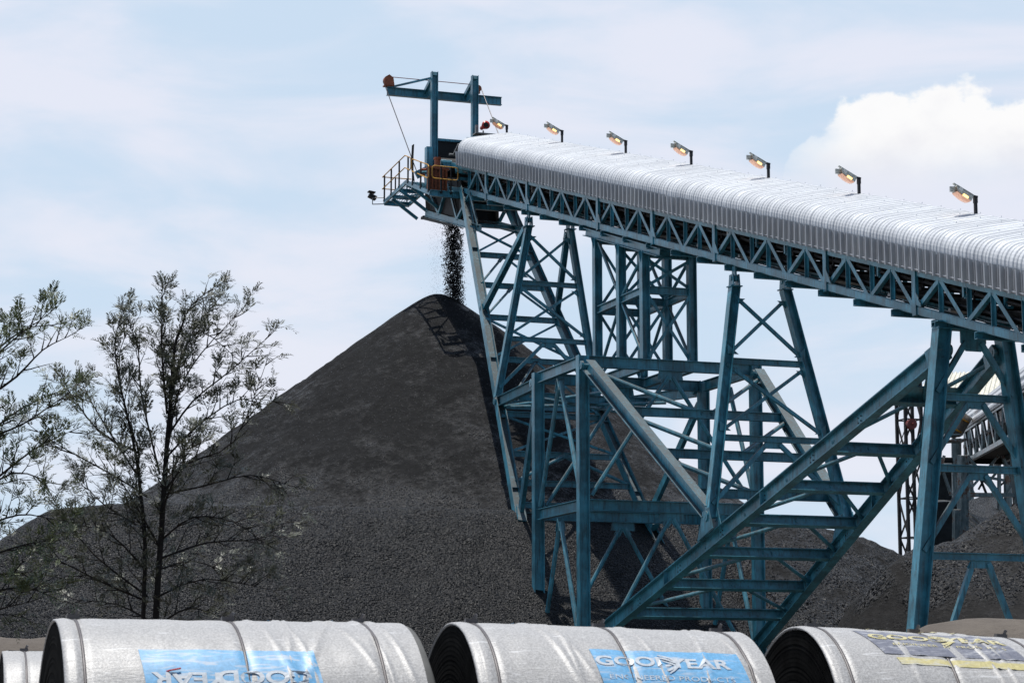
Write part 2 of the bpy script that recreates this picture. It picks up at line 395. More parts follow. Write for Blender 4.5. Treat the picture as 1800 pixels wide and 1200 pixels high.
def h_main(x, y):
    h = cone_h(x, y)
    k = min(1, max(0, (15.8 - h)/3))
    h += k*(.13*fbm(x*.35, y*.35, 1) + .06*fbm(x*1.1, y*1.1, 2) + .025*noise.noise(V((x*5, y*5, 0))))
    # small slips running down the face
    a = math.atan2(x+.44, 86-y)
    h += k*.10*noise.noise(V((a*9, math.hypot(x, y-86)*.12, 5)))
    return h
heap_mesh(h_main, -27, 24, 62, 108, .22, 'coal_heap', M['cone'], 'tall dark coal cone with a dusty face right below the falling coal', 'coal heap')
CR = [(-26, 1.5), (-22, 3.4), (-19.1, 4.9), (-18.2, 5.55), (-17.35, 6.1), (-14.7, 6.25), (-10, 6.3), (-4, 6.35), (0, 6.35), (3, 6.3), (5.9, 6.25), (7, 5.9), (9.5, 5.2)]
def interp(tab, x):
    if x <= tab[0][0]: return tab[0][1] - (tab[0][0]-x)*.75
    for (a, b), (c, d) in zip(tab, tab[1:]):
        if x <= c: return b + (d-b)*(x-a)/(c-a)
    return tab[-1][1] - (x-tab[-1][0])*.75
def h_front(x, y):
    c = interp(CR, x)
    yc = 71.35 + .4*noise.noise(V((x*.18, 0, 0))) + (.25*(abs(x+5)-9) if abs(x+5) > 9 else 0)
    d = y - yc
    h = c + (.86*d if d < 0 else -.25*d - .06*d*d)
    h = h if d > 0 else c - math.sqrt((.86*d)**2 + .05) + .22
    return h + .10*fbm(x*.45, y*.45, 4) + .045*noise.noise(V((x*2.2, y*2.2, 3))) + .04*noise.noise(V((x*6, y*6, 9)))
heap_mesh(h_front, -30, 14, 60.5, 80, .2, 'coal_heap', M['coarse'], 'long low bank of coarse black coal running in front of the tall cone', 'coal heap')
CR2 = [(0, 2), (3, 5.0), (5.0, 6.75), (5.9, 6.85), (8.1, 6.52), (9.8, 6.15), (11.2, 5.9), (12.0, 5.55), (13.0, 5.15), (15, 4.2)]
def h_right(x, y):
    c = interp(CR2, x); yc = 72.6 + .35*noise.noise(V((x*.3, 2, 0)))
    d = y - yc
    h = c - math.sqrt((.62*d)**2 + .06) + .2
    return h + .10*fbm(x*.5, y*.5, 6) + .05*noise.noise(V((x*2.3, y*2.3, 3))) + .04*noise.noise(V((x*6, y*6, 9)))
heap_mesh(h_right, 0, 20, 60, 84, .2, 'coal_heap', M['coarse2'], 'glinting coarse coal mound behind the raking ladder frame', 'coal heap')
CR3 = [(4.3, .3), (5.8, 2.2), (7.2, 4.0), (8.1, 4.72), (9.1, 4.97), (9.74, 5.16), (11.0, 5.74), (12.28, 6.41), (15, 7.6), (19, 8.2), (24, 7)]
def h_right2(x, y):
    c = interp(CR3, x); yc = 63.5 + .3*noise.noise(V((x*.4, 8, 0)))
    d = y - yc
    h = c - (math.sqrt((.52*d)**2 + .06) - .2 if d < 0 else .35*d)
    return h + .14*fbm(x*.4, y*.4, 8) + .05*noise.noise(V((x*2, y*2, 3))) + .03*noise.noise(V((x*6, y*6, 9)))
heap_mesh(h_right2, 2, 28, 49, 80, .2, 'coal_heap', M['dusty'], 'coal heap with grey dusty foot rising at the right edge', 'coal heap')

# falling coal
def stream():
    mb = MB(); r2 = random.Random(3)
    def lump(c, s):
        n = len(mb.v)
        for d in ((1, 0, -.5), (-.6, .8, -.5), (-.6, -.8, -.5), (0, 0, 1), (.5, .6, .5)):
            mb.v.append(c + V(d)*s*r2.uniform(.6, 1.2))
        mb.f += [(n, n+1, n+2), (n, n+4, n+3), (n+1, n+3, n+4), (n, n+1, n+4), (n+1, n+2, n+3), (n+2, n, n+3)]
    for i in range(13000):
        t = r2.random()
        z = 19.25 - 3.6*t - .25*r2.random()
        x = r2.gauss(.04, .19) + .12*t
        x = max(-.36, min(.36 + .1*t, x)) + r2.uniform(-.05, .05)
        x += .06*noise.noise(V((0, z*1.7, 4)))
        # clusters: leave gaps
        y = 85.6 + r2.gauss(0, .2)
        if noise.noise(V((x*5, y*3, z*4.2))) < -.16 and r2.random() < .85: continue
        lump(P(x, y, z), r2.uniform(.012, .036))
    for i in range(1300):
        t = r2.random(); z = 19.2 - 3.4*t
        lump(P(-.5 - abs(r2.gauss(0, .22)) if r2.random() < .7 else .45 + abs(r2.gauss(0, .15)), 85.6 + r2.gauss(0, .3), z), r2.uniform(.004, .012))
    tag(mb.make('falling_coal', M['rock']), 'stream of black coal lumps dropping from the conveyor head onto the cone', 'coal', kind='stuff')
stream()

# ------------------------------------------------------------------ conveyor gallery
def bz(y): return 18.65 - (78.72 - y)*.2981                 # centre line of the bottom chord
PW = 2.2733; TH = .92; TX = .785
def Yk(k): return 78.72 - PW*k
Y0, Y1 = 81.9, 30.0
gal = thing('conveyor_gallery', P(0, 60, 8), 'long inclined teal lattice gallery roofed with ribbed zinc sheet', 'conveyor')
for sx in (-1, 1):
    X = sx*TX
    st = part('side_truss', gal, lambda m: (m.chan(P(X, Y0, bz(Y0)), P(X, Y1, bz(Y1)), .2, .10*sx),))
    part('top_chord', st, lambda m: m.chan(P(X, Y0+4.2, bz(Y0+4.2)+TH), P(X, Y1, bz(Y1)+TH), .18, .09*sx))
    for k in range(-1, 21):
        yb = Yk(k); yt = Yk(k+.5); yn = Yk(k+1)
        for a, b in ((yb, yt), (yt, yn)):
            za = bz(a) + (0 if a == yb else TH-.03); zb = bz(b) + (0 if b == yn else TH-.03)
            part('diagonal', st, lambda m: m.angle(P(X-.05*sx*0, a, za), P(X, b, zb), .115, (1, 0, 0)))
        part('vertical', st, lambda m: m.angle(P(X+.02*sx, yt, bz(yt)+.08), P(X+.02*sx, yt, bz(yt)+TH-.06), .09, (sx, 0, 0)))
        if k in (0, 2, 5, 7, 9, 12, 14, 17):
            part('post', st, lambda m: m.box(P(X+.055*sx, yb, bz(yb)-.13), P(X+.055*sx, yb, bz(yb)+TH+.08), .17, .09, (1, 0, 0)).plate([P(X+.1*sx, yb-.12, bz(yb)+.1), P(X+.1*sx, yb-.36, bz(yb)+.02), P(X+.1*sx, yb-.1, bz(yb)+.42)], (1, 0, 0), .02))
        else:
            part('vertical', st, lambda m: m.angle(P(X+.02*sx, yb-.12, bz(yb)+.08), P(X+.02*sx, yb-.12, bz(yb)+TH-.06), .09, (sx, 0, 0)))
    # hood brackets seen as short plates between the verticals
    for k in range(44):
        y = Yk(-1) - .6 - k*1.137
        part('hood_bracket', st, lambda m: m.box(P(X+.065*sx, y, bz(y)+TH+.02), P(X+.065*sx, y, bz(y)+TH+.2), .06, .05, (sx, 0, 0)))
for i in range(27):
    y = Yk(-.6) - i*1.9
    part('cross_joist', gal, lambda m: m.chan(P(-.98, y, bz(y)-.19), P(.98, y, bz(y)-.19), .17, .12))
for i in range(45):
    y = Yk(-1) - i*1.137
    part('idler_frame', gal, lambda m: (m.box(P(-.7, y, bz(y)+.52), P(.7, y, bz(y)+.52), .07, .07), m.box(P(-.62, y, bz(y)+.5), P(-.62, y, bz(y)+.8), .05, .05), m.box(P(.62, y, bz(y)+.5), P(.62, y, bz(y)+.8), .05, .05)), M['black'])
    part('idler_roller', gal, lambda m: (m.tube(P(-.6, y, bz(y)+.74), P(-.2, y, bz(y)+.60), .06), m.tube(P(-.19, y, bz(y)+.60), P(.19, y, bz(y)+.60), .06), m.tube(P(.2, y, bz(y)+.60), P(.6, y, bz(y)+.74), .06)), M['roller'])
for i in range(18):
    y = Yk(-.5) - i*2.85
    part('return_roller', gal, lambda m: m.tube(P(-.66, y, bz(y)+.16), P(.66, y, bz(y)+.16), .065), M['roller'])
def beltm(m):
    for z, prof in ((.0, [(-.62, .83), (-.2, .68), (.2, .68), (.62, .83)]), (0, [(-.58, .235), (.58, .235)])):
        for (x0, z0), (x1, z1) in zip(prof, prof[1:]):
            m.prism([(0, 0), (0, .018), (x1-x0, z1-z0+.018), (x1-x0, z1-z0)][::-1], P(x0, Y0+3, bz(Y0+3)+z0), P(x0, Y1, bz(Y1)+z0), (0, 0, 1)) if False else m.grid([[P(x0, y, bz(y)+z0), P(x1, y, bz(y)+z1)] for y in (Y0+3, Y1)])
            m.grid([[P(x0, y, bz(y)+z0+.018), P(x1, y, bz(y)+z1+.018)] for y in (Y0+3, Y1)])
part('conveyor_belt', gal, beltm, M['belt'])
for x, z, rr_ in ((-.70, .70, .03), (-.70, .36, .035), (.66, .55, .04), (-.66, .12, .02)):
    part('conduit', gal, lambda m: m.tube(P(x, Y0, bz(Y0)+z), P(x, Y1, bz(Y1)+z), rr_, 6), M['black'])
cr = random.Random(4)
for i in range(26):
    y = Yk(-.4) - i*1.82 + cr.uniform(-.3, .3)
    part('hanger', gal, lambda m: (m.box(P(-.72, y, bz(y)+.58), P(-.72, y, bz(y)+.86), .07, .07, (0, 1, 0)), m.box(P(-.72, y-.02, bz(y)+.58), P(-.55, y-.02, bz(y)+.58), .06, .06)), M['roller'] if i % 3 == 0 else T)
part('deck_plate', gal, lambda m: m.box(P(-.05, Y0, bz(Y0)+.36), P(-.05, Y1, bz(Y1)+.36), 1.24, .02), M['black'])
# hood: roof sheet + plumb side sheets, real ribs
HB = .975
RP = .322                                           # rib pitch along the slope
def hood():
    prof = []                                       # (x, z, nx, nz) above hood foot line
    X0, X1 = -.95, 1.32
    prof.append((X0, .50, -1, 0)); prof.append((X0, .60, -1, 0))
    r = .52; cx, cz = X0 + r, .60
    for i in range(1, 9):
        a = math.pi - i*(math.pi/2 - .16)/8
        prof.append((cx + r*math.cos(a), cz + r*math.sin(a)*.96, math.cos(a), math.sin(a)))
    xl, zl = prof[-1][0], prof[-1][1]
    for i in range(1, 6):
        t = i/5; x = xl + (X1 - .18 - xl)*t
        prof.append((x, zl + .34*t*(1.12 - .12*t), -.15, 1))
    xe, ze = prof[-1][0], prof[-1][1]
    for i in range(1, 6):
        a = math.pi/2 + .1 - i*(math.pi/2 + .1)/5
        prof.append((xe + .18*math.cos(a) , ze - .18 + .18*math.sin(a), math.cos(a), math.sin(a)))
    prof.append((X1, .5, 1, 0))
    seq = [(0, 0), (.06, 1), (.26, 1), (.32, 0), (.50, 0), (.55, .7), (.72, .7), (.77, 0)]
    rows = []; y = 81.75; n = 0; hr = random.Random(5)
    while y > Y1:
        jog = hr.uniform(-.004, .008) + (.014 if n % 7 == 0 else 0)
        for s, u in seq:
            yy = y - s*RP; o = u*.030 + jog
            rows.append([P(x + nx*o, yy, bz(yy) + HB + z + nz*o) for x, z, nx, nz in prof])
        y -= RP; n += 1
    return rows
def fast(m):
    y = 81.5
    while y > 38:
        for x, z in ((1.12, 1.50), (.55, 1.43), (-.1, 1.27)):
            p = P(x, y, bz(y)+HB+z-.02); m.tube(p, p + V((0, 0, .03)), .009, 5)
        y -= .93
part('hood', gal, lambda m: (m.grid(hood()), fast(m)), M['galv'])
def side_panel(m, X, sx):
    seq = [(0, 0), (.05, 1), (.22, 1), (.27, 0), (.48, 0), (.51, .45), (.57, .45), (.60, 0), (.74, 0), (.77, .45), (.83, .45), (.86, 0)]
    hr = random.Random(11); y = 81.75; rows = []; k = 0; sk = 0
    while y > Y1:
        if k % 3 == 0: sk = hr.choice((0, 0, 0, 0, .02, -.02, .0, .07))
        for s, u in seq:
            yy = y - s*RP; o = u*.11 + .010
            rows.append([P(X + sx*o, yy, bz(yy) + HB - .01 + hr.uniform(-.004, .004)), P(X + sx*o, yy + sk*.5, bz(yy) + HB + .30), P(X + sx*o, yy + sk, bz(yy) + HB + .56)])
        y -= RP; k += 1
    m.grid(rows)
part('side_panel', gal, lambda m: side_panel(m, -.955, -1), M['side'])
part('side_panel', gal, lambda m: side_panel(m, 1.325, 1), M['side'])
part('hood_trim', gal, lambda m: [m.box(P(-1.02, 81.7, bz(81.7)+HB+.04), P(-1.02, Y1, bz(Y1)+HB+.04), .012, .02) and None], M['galv'])
part('walkway_slab', gal, lambda m: m.box(P(1.06, Y0, bz(Y0)+.86), P(1.06, Y1, bz(Y1)+.86), .5, .06), T)

# ------------------------------------------------------------------ supports
def mir(fn):
    for s in (-1, 1): fn(s)
def gusset(m, c, w1, w2, h, nrm=(0, 1, 0), axis=(1, 0, 0)):
    a = V(axis); c = V(c)
    m.plate([c - a*w1, c + a*w1, c + a*w2 + V((0, 0, -h)), c - a*w2 + V((0, 0, -h))], nrm, .022)
def vbrace(root, apex, feet, size, pipe=True, name='brace'):
    for f in feet:
        d = (V(f)-V(apex)).normalized()
        part(name, root, lambda m: m.tube(V(apex)+d*.12, V(f)-d*.12, size/2, 8) if pipe else m.angle(V(apex)+d*.08, V(f)-d*.08, size, (0, 1, 0)))
    def g(m):
        for f in feet:
            d = (V(f)-V(apex)).normalized()
            m.box(V(apex), V(apex)+d*.42, .02, size*1.5, (0, 0, 1) if abs(d.z) < .6 else (1, 0, 0))
    part('gusset_plate', root, g)
def pin(root, c, ax=(1, 0, 0), r=.13, w=.36):
    c = V(c); a = V(ax)*w/2
    part('pin_joint', root, lambda m: (m.tube(c-a, c-a*.55, r, 14), m.tube(c+a*.55, c+a, r, 14), m.tube(c-a*1.05, c+a*1.05, r*.42, 10)))

# 1. leaning leg frame under the head
LA, LB = V((.82, 81.4, 19.31)), V((2.38, 70.44, 5.45))
def Lg(s, t): p = lerp(LA, LB, t); return P(s*p.x, p.y, p.z)
def tz(z): return (LA.z - z)/(LA.z - LB.z)
leg0 = thing('leaning_leg_frame', P(0, 70, 3), 'tall leaning teal ladder frame carrying the conveyor head, its feet buried in coal', 'support frame')
def f(s):
    part('leg', leg0, lambda m: m.ibeam(Lg(s, -.02), Lg(s, 1.16), .30, .30, (1, 0, 0), .03))
    for t in (.18, .36, .52, .69, .88): part('leg_stiffener', leg0, lambda m: m.plate([Lg(s, t)+V((-.14, -.12, 0)), Lg(s, t)+V((.14, -.12, 0)), Lg(s, t)+V((.14, .12, 0)), Lg(s, t)+V((-.14, .12, 0))], (0, 0, 1), .02))
mir(f)
rz = [18.75, 17.88, 16.53, 15.19, 13.8, 12.05, 9.88, 8.37, 7.3, 6.5]
for i, z in enumerate(rz):
    t = tz(z); h = .13 if z == 17.88 else .2
    part('crossbeam', leg0, lambda m: m.ibeam(Lg(-1, t)+V((.14, 0, 0)), Lg(1, t)-V((.14, 0, 0)), h, .16))
for i in (1, 2, 3, 4, 5, 6, 7):
    a, b = tz(rz[i]), tz(rz[i+1])
    if i in (1, 4, 6):
        part('brace', leg0, lambda m: m.angle(Lg(-1, a+.004), Lg(1, b-.004), .08, (0, 1, 0)))
        part('brace', leg0, lambda m: m.angle(Lg(1, a+.004)+V((0, .1, 0)), Lg(-1, b-.004)+V((0, .1, 0)), .08, (0, 1, 0)))
    elif i in (2, 3, 5):
        top = (Lg(-1, a)+Lg(1, a))/2
        vbrace(leg0, top, (Lg(-1, b), Lg(1, b)), .09)
    else:
        top = (Lg(-1, a)+Lg(1, a))/2
        vbrace(leg0, top, (Lg(-1, b), Lg(1, b)), .12)

# 2. trestles standing across the line
def trestle(y, top, zt, foot, zf, bars, label, kinds, foot_y=None, w=.24, clevis=True):
    fy = foot_y if foot_y is not None else y
    tr = thing('trestle_frame', P(0, fy, zf), label, 'trestle', 'trestle frames under the gallery')
    def at(s, z):
        t = (zt-z)/(zt-zf); return P(s*(top + (foot-top)*t), y + (fy-y)*t, z)
    for s in (-1, 1):
        part('leg', tr, lambda m: m.ibeam(at(s, zt), at(s, zf), w*1.05, w, (1, 0, 0), .025))
        if clevis:
            zb = bz(y) - .12
            part('cap_plate', tr, lambda m: (m.plate([at(s, zt)+V((dx, -.16 if dx > 0 else -.16, 0)) for dx in (-.18, .18)] + [at(s, zt)+V((dx, .16, 0)) for dx in (.18, -.18)], (0, 0, 1), .03)))
            part('clevis', tr, lambda m: [m.plate([at(s, zt)+V((o, -.17, .02)), at(s, zt)+V((o, .17, .02)), at(s, zt)+V((o, .12, .34)), at(s, zt)+V((o, -.12, .34))], (1, 0, 0), .03) for o in (-.09, .09)] +
                 [m.plate([P(s*TX, y-.1, zb), P(s*TX, y+.1, zb), P(s*TX, y+.13, zt+.14), P(s*TX, y-.13, zt+.14)], (1, 0, 0), .05), m.tube(P(s*TX-.13, y, zt+.23), P(s*TX+.13, y, zt+.23), .075, 10)])
    for z in bars:
        part('crossbeam', tr, lambda m: m.ibeam(at(-1, z)+V((w/2, 0, 0)), at(1, z)-V((w/2, 0, 0)), .17, .14))
    lv = [zt - .15] + list(bars) + [zf + .25]
    for i, kd in enumerate(kinds):
        a, b = lv[i], lv[i+1]
        if kd == 'X':
            part('brace', tr, lambda m: m.angle(at(-1, a-.1), at(1, b+.12), .09, (0, 1, 0)))
            part('brace', tr, lambda m: m.angle(at(1, a-.1)+V((0, .1, 0)), at(-1, b+.12)+V((0, .1, 0)), .09, (0, 1, 0)))
            for s in (-1, 1):
                for zz, dz in ((a-.1, -.09), (b+.1, .09)): part('gusset_plate', tr, lambda m: m.plate([at(s, zz)+V((-s*.0, -.03, dz)), at(s, zz)+V((-s*.34, -.03, dz)), at(s, zz)+V((0, -.03, dz*4))], (0, 1, 0), .015))
        elif kd == 'A':
            c = (at(-1, a)+at(1, a))/2 + V((0, 0, -.06))
            part('gusset_plate', tr, lambda m: gusset(m, c, .24, .36, .2))
            for s in (-1, 1):
                part('brace', tr, lambda m: m.angle(c+V((s*.2, 0, -.08)), at(s, b+.1), .115, (0, 1, 0)))
    return tr, at
tr1, at1 = trestle(74.2, .785, 16.62, 1.88, 10.5, (14.6, 12.6), 'farthest teal trestle, standing on the leaning leg frame beside the cone', 'XXA', foot_y=74.4, w=.22)
tr2, at2 = trestle(57.1, .785, 11.5, 2.06, 4.95, (9.34, 7.16), 'middle teal trestle with one large cross brace against open sky', 'XXA', foot_y=56.1, w=.26)
tr3, at3 = trestle(45.75, .81, 8.55, 2.12, -1.8, (6.96, 5.31, 3.3), 'nearest and largest teal trestle, standing at the right end of the gallery', 'AAAA', w=.33, clevis=False)
part('cap_beam', tr3, lambda m: m.ibeam(P(-1.0, 45.75, 8.62), P(1.0, 45.75, 8.62), .18, .3))
part('head_gusset', tr3, lambda m: m.plate([P(-.34, 45.75, 8.53), P(.34, 45.75, 8.53), P(.34, 45.75, 8.25), P(.2, 45.75, 8.05), P(-.2, 45.75, 8.05), P(-.34, 45.75, 8.25)], (0, 1, 0), .03))
for s in (-1, 1): part('saddle', tr3, lambda m: m.box(P(s*TX, 45.75, 8.71), P(s*TX, 45.75, bz(45.75)-.1), .3, .26, (0, 1, 0)))
# raking struts from the leaning leg to the gallery, heel struts to the base frame
for s in (-1, 1):
    part('raking_strut', leg0, lambda m: m.ibeam(P(s*1.4, 77.25, 14.15), P(s*.80, 74.5, 16.6), .2, .2, (1, 0, 0)))
    part('heel_strut', leg0, lambda m: m.ibeam(P(s*1.85, 74.3, 10.35), P(s*2.80, 67.8, 10.08), .34, .2))
    pin(leg0, P(s*2.82, 67.86, 10.1)); pin(leg0, P(s*1.86, 74.3, 10.36)); pin(leg0, P(s*1.42, 77.3, 14.15), r=.1, w=.3)
    part('lower_strut', leg0, lambda m: m.box(P(s*2.84, 67.75, 9.65), P(s*2.30, 70.75, 6.25), .26, .14, (1, 0, 0)))
    part('shoe_plate', leg0, lambda m: m.plate([P(s*2.28+o*0, 70.9, 6.5), P(s*2.28, 70.45, 6.3), P(s*2.36, 70.3, 5.85), P(s*2.36, 70.8, 5.9)], (1, 0, 0), .36) if False else m.box(P(s*2.24, 71.0, 6.35), P(s*2.38, 70.5, 5.8), .36, .30, (1, 0, 0)))
# horizontal bracing between heel and base frame
for s in (-1, 1):
    part('plan_brace', leg0, lambda m: m.tube(P(s*1.75, 74.1, 10.15), P(0, 67.75, 10.0), .06))
    part('plan_brace', leg0, lambda m: m.tube(P(s*2.0, 73.0, 10.0), P(-s*2.4, 69.5, 9.9), .055))
part('plan_beam', leg0, lambda m: m.ibeam(P(-1.75, 74.3, 10.25), P(1.75, 74.3, 10.25), .3, .2))
part('plan_beam', leg0, lambda m: m.ibeam(P(-2.3, 71.0, 10.1), P(2.3, 71.0, 10.1), .28, .2))
part('plan_beam', leg0, lambda m: m.ibeam(P(-2.15, 70.9, 6.1), P(2.15, 70.9, 6.1), .24, .2))

# 3. base frame (four columns) and raking members
BX, BN, BF, BT, BM = 2.87, 63.55, 67.5, 10.2, 5.86
base = thing('base_frame', P(0, 65.5, -1.7), 'four column teal base frame standing in the coal with long raking beams to its right', 'support frame')
for s in (-1, 1):
    for y in (BN, BF):
        part('column', base, lambda m: m.ibeam(P(s*BX, y, -1.7), P(s*BX, y, BT+.18), .34, .26, (1, 0, 0), .03))
    for z, h in ((BT, .34), (BM, .34)):
        part('side_beam', base, lambda m: m.ibeam(P(s*BX, BN+.14, z), P(s*BX, BF-.14, z), h, .2))
    for za, zf_ in ((BT-.17, BM+.15), (BM-.17, 1.2)):
        ap = P(s*BX, 65.5, za-.1)
        vbrace(base, ap, (P(s*BX, BN+.12, zf_), P(s*BX, BF-.12, zf_)), .15)
for y in (BN, BF):
    for z in (BT, BM):
        part('crossbeam', base, lambda m: m.ibeam(P(-BX+.17, y, z), P(BX-.17, y, z), .34, .22))
    for za, zf_ in ((BT-.17, BM+.2), (BM-.17, 1.0)):
        vbrace(base, P(0, y, za-.06), (P(-BX+.2, y, zf_), P(BX-.2, y, zf_)), .14)
        part('gusset_plate', base, lambda m: gusset(m, P(0, y-.02, za), .38, .42, .26))
for x in (-TX, TX):
    part('floor_beam', base, lambda m: m.ibeam(P(x, BN+.12, BT), P(x, BF-.12, BT), .3, .2))
DA = V((2.80, 63.15, 10.0)); DB = V((2.05, 56.3, 5.1))
def Dg(s, t): p = lerp(DA, DB, t); return P(s*p.x, p.y, p.z)
for s in (-1, 1):
    part('raking_beam', base, lambda m: m.ibeam(Dg(s, -.005), Dg(s, 1.0), .38, .30, (0, 0, 1), .028))
    pin(base, P(s*2.84, 63.35, 10.05)); pin(base, P(s*2.03, 56.15, 4.97), r=.15)
for t in (.33, .62, .88):
    part('raking_rung', base, lambda m: m.ibeam(Dg(-1, t)+V((.12, 0, 0)), Dg(1, t)-V((.12, 0, 0)), .26, .2))
for a, b in ((.03, .33), (.36, .62), (.65, .88)):
    for s in (-1, 1):
        part('raking_brace', base, lambda m: m.tube(Dg(s, a)-V((s*.1, 0, .05)), (Dg(-1, b)+Dg(1, b))/2 + V((s*.12, 0, .0)), .068))
bolts = []
def boltgrp(m, c, ax, s):
    for a in (-.07, .07):
        for b in (-.06, .06):
            q = V(c) + V(ax)*a + V((0, 0, b)); m.tube(q, q + V((s*.02, 0, 0)), .018, 6)
# 4. raking ladder frame down from the nearest trestle
RA = V((.74, 46.0, 8.0)); RB = V((2.62, 62.3, 2.14))
def Rg(s, t): p = lerp(RA, RB, t); return P(s*p.x, p.y, p.z)
lad = thing('raking_ladder_frame', P(0, 62, 0), 'long sloping teal ladder frame falling leftwards from the nearest trestle', 'support frame')
for s in (-1, 1):
    part('stringer', lad, lambda m: m.ibeam(Rg(s, .012), Rg(s, 1.22), .40, .28, (0, 0, 1), .028))
    for t in (.20, .33, .47, .60, .74, .88): part('bolt_group', lad, lambda m: boltgrp(m, Rg(s, t)+V((-.013, 0, 0)), (0, .94, -.34), -1), M['post'])
    for t in (.47, .78): part('stiffener', lad, lambda m: m.box(Rg(s, t)+V((0, 0, -.19)), Rg(s, t)+V((0, 0, .18)), .02, .26, (1, 0, 0)))
    for o in (-.13, .13): part('pin_bracket', lad, lambda m: m.plate([P(s*2.03+o, 55.75, 4.62), P(s*2.03+o, 56.75, 4.32), P(s*2.03+o, 56.4, 5.1), P(s*2.03+o, 56.0, 5.2)], (1, 0, 0), .03))
    part('end_bracket', lad, lambda m: m.box(Rg(s, -.012), Rg(s, .02), .3, .42))
    pin(lad, Rg(s, -.008)+V((0, 0, .02)), r=.14)
rt = [.13, .29, .42, .545, .67, .80, .925]
for t in rt:
    part('rung', lad, lambda m: m.ibeam(Rg(-1, t)+V((.1, 0, -.02)), Rg(1, t)-V((.1, 0, .02)), .29, .2, (0, .34, .94)))
for a, b in zip(rt, rt[1:]):
    c = (Rg(-1, a)+Rg(1, a))/2
    for s in (-1, 1):
        part('brace', lad, lambda m: m.tube(c + V((s*.1, 0, 0)), Rg(s, b-.015), .055))
c = (Rg(-1, .02)+Rg(1, .02))/2
for s in (-1, 1): part('brace', lad, lambda m: m.tube(Rg(s, .02), (Rg(-1, rt[0])+Rg(1, rt[0]))/2, .055))
part('head_plate', lad, lambda m: m.plate([Rg(-1, .10)+V((.1, 0, .05)), Rg(1, .10)+V((-.1, 0, .05)), Rg(1, rt[0])+V((-.1, 0, 0)), Rg(-1, rt[0])+V((.1, 0, 0))], (0, .34, .94), .03))
for s in (-1, 1):
    pass
# 5. tower between base frame and gallery
tow = thing('gallery_tower', P(0, 65.5, BT+.2), 'narrow braced teal tower standing on the base frame under the gallery', 'tower')
TY = (63.62, 65.55, 67.6)
for s in (-1, 1):
    for y in TY:
        zt_ = bz(y)-.42
        part('column', tow, lambda m: m.ibeam(P(s*TX, y, BT+.17), P(s*TX, y, zt_), .26, .24, (1, 0, 0), .026))
        part('cap_gusset', tow, lambda m: m.plate([P(s*TX+s*.1, y-.02, zt_-.02), P(s*TX-s*.05, y-.02, zt_-.02), P(s*TX, y-.02, zt_-.45)] if False else [P(s*TX-.22, y-.01, zt_), P(s*TX+.22, y-.01, zt_), P(s*TX+.12, y-.01, zt_-.4), P(s*TX-.12, y-.01, zt_-.4)], (0, 1, 0), .02))
    part('head_beam', tow, lambda m: m.ibeam(P(s*TX-s*.0, 68.6, bz(68.6)-.31), P(s*TX, 62.4, bz(62.4)-.31), .26, .22))
    for a, b in zip(TY, TY[1:]):
        part('side_beam', tow, lambda m: m.ibeam(P(s*TX, a+.13, 12.53), P(s*TX, b-.13, 12.53), .24, .16))
    m0 = 12.53
    part('brace', tow, lambda m: m.tube(P(s*TX, TY[2]-.15, bz(TY[2])-.6), P(s*TX, TY[1]+.12, m0+.15), .055))
    part('brace', tow, lambda m: m.tube(P(s*TX, TY[0]+.12, bz(TY[0])-.55), P(s*TX, TY[1]-.12, m0+.15), .055))
    part('brace', tow, lambda m: m.tube(P(s*TX, TY[1]+.12, m0-.15), P(s*TX, TY[2]-.12, BT+.25), .055))
    part('brace', tow, lambda m: m.tube(P(s*TX, TY[1]-.12, m0-.15), P(s*TX, TY[0]+.12, BT+.25), .055))
for y in TY:
    zt_ = bz(y)-.55
    part('crossbeam', tow, lambda m: m.ibeam(P(-TX+.13, y, 12.53), P(TX-.13, y, 12.53), .24, .16))
    part('crossbeam', tow, lambda m: m.ibeam(P(-TX+.13, y, zt_+.05), P(TX-.13, y, zt_+.05), .2, .16))
    for lo, hi in ((BT+.25, 12.4), (12.68, zt_-.1)):
        part('brace', tow, lambda m: m.angle(P(-TX+.1, y-.05, lo), P(TX-.1, y-.05, hi), .1, (0, 1, 0)))
        part('brace', tow, lambda m: m.angle(P(TX-.1, y+.06, lo), P(-TX+.1, y+.06, hi), .1, (0, 1, 0)))

# ------------------------------------------------------------------ conveyor head
TP = M['tip']
hd = thing('discharge_head', P(0, 84, 19), 'dark open discharge head at the top of the gallery, with lattice skirt below', 'conveyor head')
for s in (-1, 1):
    part('skirt_truss', hd, lambda m: (m.ibeam(P(s*.84, 86.5, 19.62), P(s*.84, 79.3, 17.55), .26, .16),
        m.ibeam(P(s*.84, 86.5, 20.75), P(s*.84, 81.7, 19.55), .16, .14)))
    for (ya, za), (yb, zb) in (((86.2, 20.7), (84.6, 19.2)), ((84.6, 19.2), (83.4, 20.2)), ((83.4, 20.2), (82.2, 18.5)), ((82.2, 18.5), (80.6, 19.2)), ((80.6, 19.2), (79.6, 17.7))):
        part('skirt_brace', hd, lambda m: m.angle(P(s*.85, ya, za), P(s*.85, yb, zb), .11, (1, 0, 0)))
    part('cheek_plate', hd, lambda m: m.plate([P(s*.76, 86.1, 19.7), P(s*.76, 82.0, 18.5), P(s*.76, 82.0, 20.0), P(s*.76, 86.1, 21.2)], (1, 0, 0), .03), M['black'])
part('front_chute', hd, lambda m: m.plate([P(-.8, 86.5, 19.5), P(.8, 86.5, 19.5), P(.8, 86.9, 21.6), P(-.8, 86.9, 21.6)], (0, 1, -.1), .04), M['black'])
part('rear_chute', hd, lambda m: (m.plate([P(-.8, 82.3, 18.55), P(.8, 82.3, 18.55), P(.8, 82.5, 20.6), P(-.8, 82.5, 20.6)], (0, 1, 0), .03)), M['black'])
